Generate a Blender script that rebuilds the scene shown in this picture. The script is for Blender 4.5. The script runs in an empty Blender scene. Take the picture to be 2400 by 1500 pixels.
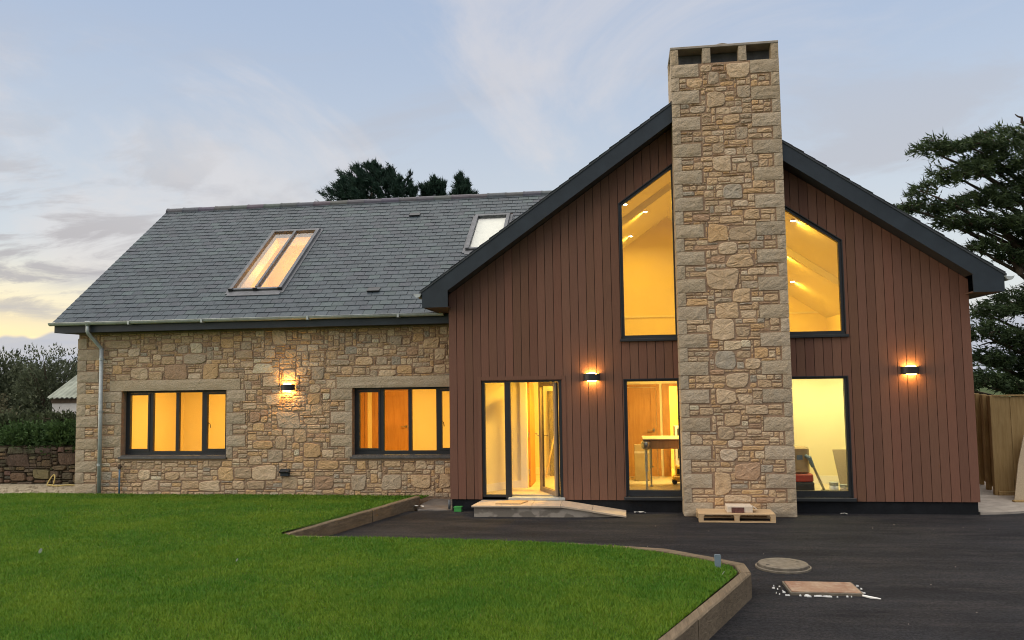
import bpy, math, random
import numpy as np
from mathutils import Vector, Matrix
from mathutils.geometry import delaunay_2d_cdt

# ------------------------------------------------------------------ camera, sky, sun, exposure
scene = bpy.context.scene
COL = scene.collection
cam_data = bpy.data.cameras.new('camera')
cam_data.sensor_width = 36.0
cam_data.lens = 28.081
cam_data.clip_start = 0.05
cam_data.clip_end = 3000
camera = bpy.data.objects.new('camera', cam_data)
COL.objects.link(camera)
_r = Vector((0.98992082, 0.1407888, -0.01533916))
_u = Vector((0.02539669, -0.06992074, 0.99722921))
_f = Vector((-0.13932617, 0.98756752, 0.07279157))
CAM = Vector((3.1697, -14.1942, 2.3405))
camera.matrix_world = Matrix(((_r.x, _u.x, -_f.x, CAM.x), (_r.y, _u.y, -_f.y, CAM.y), (_r.z, _u.z, -_f.z, CAM.z), (0, 0, 0, 1)))
scene.camera = camera

SUN_AZ = math.radians(-112)      # measured from +Y, negative towards -X: low in the west, off the left of the frame
SUN_EL = math.radians(10.0)
world = bpy.data.worlds.new('World')
scene.world = world
world.use_nodes = True
wn, wl = world.node_tree.nodes, world.node_tree.links
wn.clear()


def wnode(t, **kw):
    n = wn.new(t)
    for k, v in kw.items():
        setattr(n, k, v)
    return n


def wmath(op, a, b=None, clamp=False):
    n = wnode('ShaderNodeMath', operation=op, use_clamp=clamp)
    for i, s in enumerate((a, b)):
        if s is None:
            continue
        if isinstance(s, (int, float)):
            n.inputs[i].default_value = s
        else:
            wl.new(s, n.inputs[i])
    return n.outputs[0]


sky = wnode('ShaderNodeTexSky', sky_type='NISHITA', sun_disc=False)
sky.sun_elevation = SUN_EL
sky.sun_rotation = SUN_AZ
sky.altitude = 50
sky.air_density = 1.0
sky.dust_density = 1.2
sky.ozone_density = 2.0
tc = wnode('ShaderNodeTexCoord')
sep = wnode('ShaderNodeSeparateXYZ')
wl.new(tc.outputs['Generated'], sep.inputs[0])
zc_ = wmath('MAXIMUM', sep.outputs['Z'], 0.0)
den = wmath('ADD', zc_, 0.16)
px_ = wmath('DIVIDE', sep.outputs['X'], den)
py_ = wmath('DIVIDE', sep.outputs['Y'], den)
cmb = wnode('ShaderNodeCombineXYZ')
wl.new(px_, cmb.inputs[0])
wl.new(py_, cmb.inputs[1])


def wnoise(vec, scale, detail, rough, lo, hi, dist=0.0, off=(0, 0, 0), stretch=(1, 1, 1)):
    mp = wnode('ShaderNodeMapping')
    mp.inputs['Location'].default_value = off
    mp.inputs['Scale'].default_value = stretch
    wl.new(vec, mp.inputs['Vector'])
    n = wnode('ShaderNodeTexNoise')
    n.inputs['Scale'].default_value = scale
    n.inputs['Detail'].default_value = detail
    n.inputs['Roughness'].default_value = rough
    n.inputs['Distortion'].default_value = dist
    wl.new(mp.outputs[0], n.inputs['Vector'])
    r = wnode('ShaderNodeMapRange', interpolation_type='SMOOTHSTEP')
    r.inputs['From Min'].default_value = lo
    r.inputs['From Max'].default_value = hi
    wl.new(n.outputs['Fac'], r.inputs['Value'])
    return r.outputs[0]


def wrange(v, a, b, c=0.0, d=1.0):
    r = wnode('ShaderNodeMapRange', interpolation_type='SMOOTHSTEP')
    for k, x in (('From Min', a), ('From Max', b), ('To Min', c), ('To Max', d)):
        r.inputs[k].default_value = x
    wl.new(v, r.inputs['Value'])
    return r.outputs[0]


def wmix(fac, a, b, blend='MIX'):
    n = wnode('ShaderNodeMix', data_type='RGBA', blend_type=blend)
    for sock, s in ((n.inputs[0], fac), (n.inputs[6], a), (n.inputs[7], b)):
        if isinstance(s, (int, float)):
            sock.default_value = s
        elif isinstance(s, tuple):
            sock.default_value = s
        else:
            wl.new(s, sock)
    return n.outputs[2]


SKY_GAIN = 0.085
# closeness to the sun's azimuth (all round the horizon)
sdx, sdy = math.sin(SUN_AZ), math.cos(SUN_AZ)
dotp = wmath('ADD', wmath('MULTIPLY', sep.outputs['X'], sdx), wmath('MULTIPLY', sep.outputs['Y'], sdy))
veil_col = wmix(wrange(sep.outputs['Z'], 0.0, 0.5), (4.6, 4.7, 4.65, 1), (2.55, 3.15, 4.25, 1))
veil_col = wmix(wrange(sep.outputs['Z'], 0.45, 1.0), veil_col, (19.0, 17.8, 16.4, 1))   # veil brightened overhead, above the frame, like an overcast dome, to light the facade
glow = wmath('MULTIPLY', wrange(dotp, -0.05, 0.40), wrange(sep.outputs['Z'], 0.17, 0.02))
veil_col = wmix(glow, veil_col, (9.2, 7.0, 2.9, 1))
base = wmix(0.85, sky.outputs[0], veil_col)              # the dusk sky under a thin high veil
# broken thin cloud all round
thin = wnoise(cmb.outputs[0], 0.95, 8, 0.62, 0.48, 0.66, 0.8, (3.1, 1.7, 0), (1.0, 0.6, 1))
base = wmix(wmath('MULTIPLY', thin, 0.5), base, (4.6, 4.25, 4.1, 1))
grey = wnoise(cmb.outputs[0], 1.5, 8, 0.62, 0.49, 0.66, 0.5, (7.4, 2.2, 0), (0.75, 1.0, 1))
grey = wmath('MULTIPLY', grey, wrange(sep.outputs['Z'], 0.45, 0.22))
base = wmix(wmath('MULTIPLY', grey, 0.6), base, (2.9, 2.9, 3.15, 1))
# heavier cloud low towards the sunset
lowc = wnoise(cmb.outputs[0], 2.6, 9, 0.62, 0.45, 0.58, 0.5, (0.6, 4.2, 0), (0.7, 1.0, 1))
lowm = wmath('MULTIPLY', lowc, wrange(sep.outputs['Z'], 0.34, 0.13))
lowm = wmath('MULTIPLY', lowm, wrange(dotp, -0.10, 0.25))
lowm = wmath('MULTIPLY', lowm, wrange(sep.outputs['Z'], 0.055, 0.115, 0.25, 1.0))
base = wmix(wmath('MULTIPLY', lowm, 0.85), base, (2.75, 2.65, 2.75, 1))
bank = wnoise(tc.outputs['Generated'], 9.0, 3, 0.5, 0.25, 0.75, 0.0, (0.3, 0, 0), (1, 1, 0.2))
bank_h = wmath('ADD', wmath('MULTIPLY', bank, 0.045), 0.028)
bankm = wrange(wmath('SUBTRACT', bank_h, sep.outputs['Z']), -0.002, 0.003)
base = wmix(wmath('MULTIPLY', bankm, 0.9), base, (3.0, 3.15, 3.6, 1))
bg = wnode('ShaderNodeBackground')
bg.inputs['Strength'].default_value = SKY_GAIN
wl.new(base, bg.inputs['Color'])
wo = wnode('ShaderNodeOutputWorld')
wl.new(bg.outputs[0], wo.inputs['Surface'])

sun_data = bpy.data.lights.new('sun', 'SUN')
sun_data.energy = 0.9
sun_data.angle = math.radians(50)
sun_data.color = (1.0, 0.86, 0.68)
sun = bpy.data.objects.new('sun', sun_data)
COL.objects.link(sun)
_sd = Vector((math.sin(SUN_AZ) * math.cos(SUN_EL), math.cos(SUN_AZ) * math.cos(SUN_EL), math.sin(SUN_EL)))
sun.rotation_euler = _sd.to_track_quat('Z', 'Y').to_euler()

scene.view_settings.view_transform = 'Standard'
scene.view_settings.look = 'None'
scene.view_settings.exposure = 1.05
scene.view_settings.gamma = 1.0
scene.view_settings.use_curve_mapping = False
scene.render.engine = 'CYCLES'
scene.cycles.use_denoising = True
scene.cycles.filter_width = 1.05
scene.cycles.max_bounces = 10
scene.cycles.diffuse_bounces = 5
scene.cycles.transparent_max_bounces = 16
scene.cycles.sample_clamp_indirect = 6.0
scene.cycles.caustics_reflective = False
scene.cycles.caustics_refractive = False

rnd = random.Random(7)
NP = np.random.default_rng(11)

# ------------------------------------------------------------------ materials


class Mat:
    """small wrapper for procedural node materials"""

    def __init__(self, name):
        self.m = bpy.data.materials.new(name)
        self.m.use_nodes = True
        self.n = self.m.node_tree.nodes
        self.l = self.m.node_tree.links
        self.b = self.n['Principled BSDF']
        self.pos = None

    def node(self, t, **kw):
        n = self.n.new(t)
        for k, v in kw.items():
            setattr(n, k, v)
        return n

    def put(self, sock, s):
        if isinstance(s, (int, float)):
            sock.default_value = s
        elif isinstance(s, tuple):
            sock.default_value = s if len(s) == 4 or sock.type != 'RGBA' else (*s, 1)
        else:
            self.l.new(s, sock)

    def vec(self, scale=(1, 1, 1), rot=(0, 0, 0)):
        if self.pos is None:
            self.pos = self.node('ShaderNodeNewGeometry').outputs['Position']
        mp = self.node('ShaderNodeMapping')
        mp.inputs['Scale'].default_value = scale
        mp.inputs['Rotation'].default_value = rot
        self.l.new(self.pos, mp.inputs['Vector'])
        return mp.outputs[0]

    def noise(self, scale, detail=4, rough=0.55, lo=0.3, hi=0.7, stretch=(1, 1, 1), dist=0.0):
        n = self.node('ShaderNodeTexNoise')
        n.inputs['Scale'].default_value = scale
        n.inputs['Detail'].default_value = detail
        n.inputs['Roughness'].default_value = rough
        n.inputs['Distortion'].default_value = dist
        self.l.new(self.vec(stretch), n.inputs['Vector'])
        r = self.node('ShaderNodeMapRange')
        r.inputs['From Min'].default_value = lo
        r.inputs['From Max'].default_value = hi
        self.l.new(n.outputs['Fac'], r.inputs['Value'])
        return r.outputs[0]

    def mix(self, fac, a, b, blend='MIX'):
        n = self.node('ShaderNodeMix', data_type='RGBA', blend_type=blend)
        self.put(n.inputs[0], fac)
        self.put(n.inputs[6], a)
        self.put(n.inputs[7], b)
        return n.outputs[2]

    def math(self, op, a, b):
        n = self.node('ShaderNodeMath', operation=op)
        self.put(n.inputs[0], a)
        self.put(n.inputs[1], b)
        return n.outputs[0]

    def tint(self):
        a = self.node('ShaderNodeAttribute')
        a.attribute_name = 'tint'
        return a.outputs['Color']

    def set(self, color, rough=0.7, spec=0.3, metal=0.0, bump=None, bump_d=0.01, bump_s=0.6):
        self.put(self.b.inputs['Base Color'], color)
        self.put(self.b.inputs['Roughness'], rough)
        self.put(self.b.inputs['Specular IOR Level'], spec)
        self.put(self.b.inputs['Metallic'], metal)
        if bump is not None:
            bn = self.node('ShaderNodeBump')
            bn.inputs['Strength'].default_value = bump_s
            bn.inputs['Distance'].default_value = bump_d
            self.l.new(bump, bn.inputs['Height'])
            self.l.new(bn.outputs[0], self.b.inputs['Normal'])
        return self.m


def simple(name, c, rough=0.6, var=0.15, scale=6.0, spec=0.3, metal=0.0, bump=0.0, stretch=(1, 1, 1), bscale=None):
    M = Mat(name)
    f = M.noise(scale, 5, 0.6, 0.3, 0.7, stretch)
    lo = tuple(x * (1 - var) for x in c)
    hi = tuple(min(1, x * (1 + var)) for x in c)
    col = M.mix(f, (*lo, 1), (*hi, 1))
    b = M.noise(bscale or scale * 8, 4, 0.6, 0.2, 0.8, stretch) if bump else None
    return M.set(col, rough, spec, metal, b, bump or 0.01)


def stone_mat(name, grain=1.0):
    M = Mat(name)
    t = M.tint()
    a = M.noise(5.5, 6, 0.65, 0.3, 0.72)
    b = M.noise(38, 5, 0.7, 0.3, 0.72)
    c = M.noise(150, 2, 0.5, 0.35, 0.65)
    col = M.mix(a, t, M.mix(1.0, t, (0.88, 0.82, 0.74, 1), 'MULTIPLY'))
    col = M.mix(M.math('MULTIPLY', b, 0.55), col, M.mix(1.0, col, (0.70, 0.68, 0.66, 1), 'MULTIPLY'))
    col = M.mix(M.math('MULTIPLY', c, 0.25), col, M.mix(0.5, col, (0.75, 0.70, 0.62, 1)))
    bh = M.math('ADD', M.math('MULTIPLY', M.noise(14, 6, 0.65, 0.2, 0.8), 1.4), M.math('MULTIPLY', b, 0.5))
    return M.set(col, 0.9, 0.15, 0, bh, 0.016 * grain, 0.9)


def wood(name, c1, c2, rough=0.7, axis=0, scale=3.0, knots=True, spec=0.2, bump=0.003):
    M = Mat(name)
    st = [14, 14, 14]
    st[axis] = 1.0
    g = M.noise(scale, 6, 0.65, 0.3, 0.7, tuple(st), 0.6)
    k = M.noise(2.0, 3, 0.5, 0.35, 0.7)
    col = M.mix(g, (*c1, 1), (*c2, 1))
    col = M.mix(M.math('MULTIPLY', k, 0.35), col, tuple(x * 0.6 for x in c1))
    return M.set(col, rough, spec, 0, g, bump)


MATS = {}
MATS['stone'] = stone_mat('stone')
MATS['quoin'] = stone_mat('quoin_stone', 1.1)
M = Mat('mortar')
MATS['mortar'] = M.set(M.mix(M.noise(9, 5, 0.6), (0.30, 0.195, 0.125, 1), (0.40, 0.275, 0.18, 1)), 0.95, 0.1, 0, M.noise(70, 4, 0.6, 0.2, 0.8), 0.01)
M = Mat('slate')
t = M.tint()
sl_c = M.mix(M.math('MULTIPLY', M.noise(7, 5, 0.6), 0.35), t, M.mix(1.0, t, (0.78, 0.88, 0.85, 1), 'MULTIPLY'))
MATS['slate'] = M.set(sl_c, M.math('ADD', M.math('MULTIPLY', M.noise(22, 4, 0.6), 0.2), 0.42), 0.32, 0, M.noise(30, 5, 0.65, 0.2, 0.8, (1, 2.5, 1)), 0.0015)
M = Mat('cladding_board')
t = M.tint()
g = M.noise(5, 6, 0.65, 0.3, 0.7, (26, 26, 0.9), 0.4)
c_ = M.mix(M.math('MULTIPLY', g, 0.6), t, M.mix(1.0, t, (0.66, 0.66, 0.68, 1), 'MULTIPLY'))
c_ = M.mix(M.math('MULTIPLY', M.noise(320, 2, 0.5, 0.35, 0.65), 0.35), c_, M.mix(1.0, c_, (0.6, 0.58, 0.56, 1), 'MULTIPLY'))
MATS['cladding'] = M.set(c_, 0.72, 0.2, 0, g, 0.003)
MATS['batten'] = simple('dark_breather', (0.03, 0.02, 0.017), 0.9, 0.2)
MATS['fascia'] = simple('anthracite_board', (0.022, 0.030, 0.038), 0.5, 0.2, 3, 0.35, bump=0.001)
MATS['soffit'] = simple('soffit_board', (0.03, 0.032, 0.036), 0.7, 0.2, 3)
MATS['soffit_brown'] = simple('soffit_brown', (0.10, 0.06, 0.045), 0.7, 0.2, 3)
MATS['frame'] = simple('anthracite_frame', (0.022, 0.024, 0.026), 0.42, 0.12, 5, 0.4)
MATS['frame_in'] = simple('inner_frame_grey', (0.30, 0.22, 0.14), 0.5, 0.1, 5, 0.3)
MATS['sill'] = simple('slate_sill', (0.10, 0.095, 0.09), 0.55, 0.25, 12, 0.3, bump=0.002)
MATS['plinth'] = simple('black_tanking', (0.010, 0.011, 0.013), 0.75, 0.3, 6, 0.2, bump=0.006)
MATS['zinc'] = simple('galvanised_steel', (0.42, 0.45, 0.44), 0.5, 0.16, 9, 0.4, 0.3)
MATS['lead'] = simple('lead_flashing', (0.13, 0.135, 0.145), 0.6, 0.25, 8, 0.3, 0.1)
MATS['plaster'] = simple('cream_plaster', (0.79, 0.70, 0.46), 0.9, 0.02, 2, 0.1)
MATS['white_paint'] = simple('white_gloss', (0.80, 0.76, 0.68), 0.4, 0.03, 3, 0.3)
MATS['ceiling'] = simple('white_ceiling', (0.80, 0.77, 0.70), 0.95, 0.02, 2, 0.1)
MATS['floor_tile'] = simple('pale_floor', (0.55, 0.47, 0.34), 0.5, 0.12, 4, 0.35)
MATS['oak'] = wood('oak_veneer', (0.42, 0.20, 0.06), (0.54, 0.28, 0.09), 0.45, 2, 2.0, True, 0.3, 0.001)
MATS['steel'] = simple('brushed_steel', (0.35, 0.33, 0.30), 0.35, 0.1, 20, 0.5, 0.8)
MATS['black'] = simple('black_plastic', (0.02, 0.02, 0.022), 0.45, 0.2, 10, 0.4)
MATS['blind'] = simple('cream_blind', (0.60, 0.59, 0.53), 0.8, 0.04, 3, 0.2)
MATS['concrete'] = simple('concrete', (0.33, 0.29, 0.245), 0.9, 0.2, 5, 0.15, bump=0.004)
MATS['worn_concrete'] = simple('worn_concrete', (0.20, 0.175, 0.15), 0.95, 0.35, 4, 0.1, bump=0.008)
MATS['paving'] = simple('sandstone_paving', (0.50, 0.40, 0.29), 0.85, 0.14, 5, 0.2, bump=0.002)
MATS['cover_iron'] = simple('cast_iron_cover', (0.17, 0.145, 0.11), 0.75, 0.35, 14, 0.3, 0.2, bump=0.004)
MATS['pine'] = wood('pallet_pine', (0.50, 0.335, 0.175), (0.62, 0.45, 0.27), 0.8, 0, 3)
MATS['sleeper'] = wood('sleeper_oak', (0.105, 0.078, 0.050), (0.215, 0.163, 0.106), 0.85, 0, 2.2, bump=0.008)
MATS['sleeper_y'] = wood('sleeper_oak_long', (0.105, 0.078, 0.050), (0.215, 0.163, 0.106), 0.85, 1, 2.2, bump=0.008)
MATS['fence'] = wood('fence_softwood', (0.31, 0.195, 0.075), (0.45, 0.305, 0.135), 0.85, 2, 2.0)
MATS['chipboard'] = simple('chipboard', (0.40, 0.31, 0.20), 0.85, 0.15, 60, 0.2)
MATS['cardboard'] = simple('cardboard', (0.42, 0.31, 0.17), 0.9, 0.1, 8, 0.1)
MATS['packing'] = simple('pale_packing', (0.62, 0.52, 0.40), 0.8, 0.08, 12, 0.2)
MATS['print_brown'] = simple('brown_print', (0.12, 0.05, 0.04), 0.6, 0.5, 30, 0.3)
MATS['green_plastic'] = simple('green_plastic', (0.06, 0.30, 0.07), 0.4, 0.1, 8, 0.4)
MATS['blue_plastic'] = simple('blue_pipe', (0.12, 0.20, 0.30), 0.5, 0.15, 8, 0.3)
MATS['red_plastic'] = simple('red_plastic', (0.36, 0.05, 0.03), 0.45, 0.1, 8, 0.4)
MATS['yellow_plastic'] = simple('yellow_plastic', (0.62, 0.36, 0.04), 0.45, 0.1, 8, 0.4)
MATS['grey_blue'] = simple('grey_blue_plastic', (0.15, 0.20, 0.24), 0.5, 0.1, 8, 0.4)
MATS['foam'] = simple('white_foam', (0.80, 0.79, 0.74), 0.8, 0.05, 30, 0.2)
MATS['bark'] = simple('bark', (0.10, 0.075, 0.055), 0.95, 0.35, 8, 0.1, bump=0.03, bscale=20)
MATS['oldstone'] = stone_mat('old_wall_stone', 1.4)
MATS['earth'] = simple('dark_earth', (0.045, 0.035, 0.022), 0.95, 0.4, 10, 0.1, bump=0.02)
MATS['shed_white'] = simple('whitewash', (0.62, 0.60, 0.57), 0.9, 0.15, 4, 0.1)
MATS['shed_roof'] = simple('fibre_cement', (0.27, 0.29, 0.24), 0.85, 0.25, 3, 0.2)
MATS['gravel'] = simple('pale_gravel', (0.40, 0.34, 0.24), 0.95, 0.4, 25, 0.1, bump=0.03)
MATS['hose'] = simple('yellow_hose', (0.50, 0.38, 0.12), 0.5, 0.1, 8, 0.3)

M = Mat('asphalt')
a1 = M.noise(0.9, 5, 0.6, 0.35, 0.7, (0.5, 1.7, 1))
a2 = M.noise(190, 3, 0.75, 0.3, 0.7)
a3 = M.noise(1.6, 7, 0.72, 0.46, 0.70, (0.45, 1.9, 1))
a4 = M.noise(26, 4, 0.7, 0.35, 0.7, (0.6, 1.4, 1))
ac = M.mix(a1, (0.025, 0.026, 0.031, 1), (0.054, 0.055, 0.061, 1))
ac = M.mix(M.math('MULTIPLY', a3, 0.45), ac, (0.115, 0.104, 0.098, 1))
a5 = M.noise(34, 5, 0.85, 0.40, 0.64)
ac = M.mix(M.math('MULTIPLY', a5, 0.95), ac, M.mix(1.0, ac, (2.6, 2.5, 2.45, 1), 'MULTIPLY'))
ac = M.mix(M.math('MULTIPLY', a4, 0.55), ac, M.mix(1.0, ac, (0.45, 0.45, 0.47, 1), 'MULTIPLY'))
ac = M.mix(M.math('MULTIPLY', a2, 0.7), ac, M.mix(1.0, ac, (0.30, 0.30, 0.30, 1), 'MULTIPLY'))
MATS['asphalt'] = M.set(ac, 0.85, 0.2, 0, M.math('ADD', a2, M.math('MULTIPLY', a4, 2.0)), 0.02, 1.0)

M = Mat('mortar_render')      # wet and dry patches on the step's rendered side
mp_ = M.noise(2.6, 3, 0.45, 0.5, 0.54, (1, 1, 1.4))
mc = M.mix(mp_, (0.36, 0.315, 0.26, 1), (0.185, 0.16, 0.13, 1))
mc = M.mix(M.math('MULTIPLY', M.noise(22, 5, 0.6), 0.3), mc, (0.24, 0.21, 0.17, 1))
MATS['render'] = M.set(mc, 0.9, 0.15, 0, M.noise(40, 4, 0.6), 0.005)

for nm, base_c, tr in (('leaf', None, 0.2), ('grass', None, 0.25)):
    M = Mat(nm)
    t = M.tint()
    M.set(t, 0.75 if nm == 'leaf' else 0.6, 0.2)
    tb = M.node('ShaderNodeBsdfTranslucent')
    M.l.new(t, tb.inputs['Color'])
    mx = M.node('ShaderNodeMixShader')
    mx.inputs[0].default_value = tr
    M.l.new(M.b.outputs[0], mx.inputs[1])
    M.l.new(tb.outputs[0], mx.inputs[2])
    M.l.new(mx.outputs[0], M.n['Material Output'].inputs['Surface'])
    MATS[nm] = M.m

M = Mat('turf')
MATS['turf'] = M.set(M.mix(M.noise(2.2, 5, 0.6), (0.035, 0.080, 0.010, 1), (0.060, 0.105, 0.014, 1)), 0.95, 0.1, 0, M.noise(40, 4, 0.6), 0.02)
M = Mat('field')
MATS['field'] = M.set(M.mix(M.noise(0.3, 5, 0.6), (0.03, 0.055, 0.015, 1), (0.07, 0.08, 0.03, 1)), 0.95, 0.1, 0, M.noise(6, 4, 0.6), 0.03)


def glass_mat(name, tintc=(1, 1, 1, 1), refl=1.0):
    m = bpy.data.materials.new(name)
    m.use_nodes = True
    n, l = m.node_tree.nodes, m.node_tree.links
    n.clear()
    tr = n.new('ShaderNodeBsdfTransparent')
    tr.inputs[0].default_value = tintc
    gl = n.new('ShaderNodeBsdfGlossy')
    gl.inputs['Roughness'].default_value = 0.01
    gl.inputs['Color'].default_value = (refl, refl, refl, 1)
    lw = n.new('ShaderNodeLayerWeight')
    lw.inputs['Blend'].default_value = 0.5
    pw = n.new('ShaderNodeMath')
    pw.operation = 'POWER'
    pw.inputs[1].default_value = 5.0
    l.new(lw.outputs['Facing'], pw.inputs[0])
    fr = n.new('ShaderNodeMath')
    fr.operation = 'MULTIPLY_ADD'
    fr.inputs[1].default_value = 0.96
    fr.inputs[2].default_value = 0.022
    l.new(pw.outputs[0], fr.inputs[0])
    mx = n.new('ShaderNodeMixShader')
    l.new(fr.outputs[0], mx.inputs[0])
    l.new(tr.outputs[0], mx.inputs[1])
    l.new(gl.outputs[0], mx.inputs[2])
    o = n.new('ShaderNodeOutputMaterial')
    l.new(mx.outputs[0], o.inputs[0])
    return m


MATS['glass'] = glass_mat('window_glass', (0.97, 0.98, 0.97, 1))


def emit_mat(name, c, s):
    m = bpy.data.materials.new(name)
    m.use_nodes = True
    n, l = m.node_tree.nodes, m.node_tree.links
    n.clear()
    e = n.new('ShaderNodeEmission')
    e.inputs[0].default_value = (*c, 1)
    e.inputs[1].default_value = s
    o = n.new('ShaderNodeOutputMaterial')
    l.new(e.outputs[0], o.inputs[0])
    return m


MATS['lamp_lens'] = emit_mat('lamp_lens', (1.0, 0.50, 0.12), 55.0)
MATS['spot_lens'] = emit_mat('spot_lens', (1.0, 0.80, 0.45), 30.0)

# ------------------------------------------------------------------ mesh helpers


def mk(name, V, F, mat=None, parent=None, tint=None, smooth=False, loc=None):
    me = bpy.data.meshes.new(name)
    me.from_pydata([tuple(v) for v in V], [], F)
    if mat is not None:
        me.materials.append(MATS[mat] if isinstance(mat, str) else mat)
    if tint is not None:
        at = me.attributes.new('tint', 'FLOAT_COLOR', 'POINT')
        a = np.ones((len(V), 4), dtype=np.float32)
        a[:, :3] = np.asarray(tint, dtype=np.float32)
        at.data.foreach_set('color', a.ravel())
    if smooth:
        me.polygons.foreach_set('use_smooth', [True] * len(me.polygons))
    o = bpy.data.objects.new(name, me)
    COL.objects.link(o)
    if parent is not None:
        o.parent = parent
        o.matrix_parent_inverse = parent.matrix_world.inverted() if False else Matrix.Translation(-parent.location)
    return o


def mk_np(name, V, F3, mat, parent=None, tint=None):
    """triangle soup from numpy arrays"""
    me = bpy.data.meshes.new(name)
    nv, nf = len(V), len(F3)
    me.vertices.add(nv)
    me.vertices.foreach_set('co', np.asarray(V, dtype=np.float32).ravel())
    me.loops.add(nf * 3)
    me.loops.foreach_set('vertex_index', np.asarray(F3, dtype=np.int32).ravel())
    me.polygons.add(nf)
    me.polygons.foreach_set('loop_start', np.arange(0, nf * 3, 3, dtype=np.int32))
    me.update(calc_edges=True)
    me.materials.append(MATS[mat])
    if tint is not None:
        at = me.attributes.new('tint', 'FLOAT_COLOR', 'POINT')
        a = np.ones((nv, 4), dtype=np.float32)
        a[:, :3] = tint
        at.data.foreach_set('color', a.ravel())
    o = bpy.data.objects.new(name, me)
    COL.objects.link(o)
    if parent is not None:
        o.parent = parent
        o.matrix_parent_inverse = Matrix.Translation(-parent.location)
    return o


def empty(name, loc=(0, 0, 0), parent=None):
    o = bpy.data.objects.new(name, None)
    o.location = loc
    COL.objects.link(o)
    if parent is not None:
        o.parent = parent
        o.matrix_parent_inverse = Matrix.Translation(-parent.location)
    return o


def tag(o, label=None, cat=None, group=None, kind=None):
    for k, v in (('label', label), ('category', cat), ('group', group), ('kind', kind)):
        if v:
            o[k] = v
    return o


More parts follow.
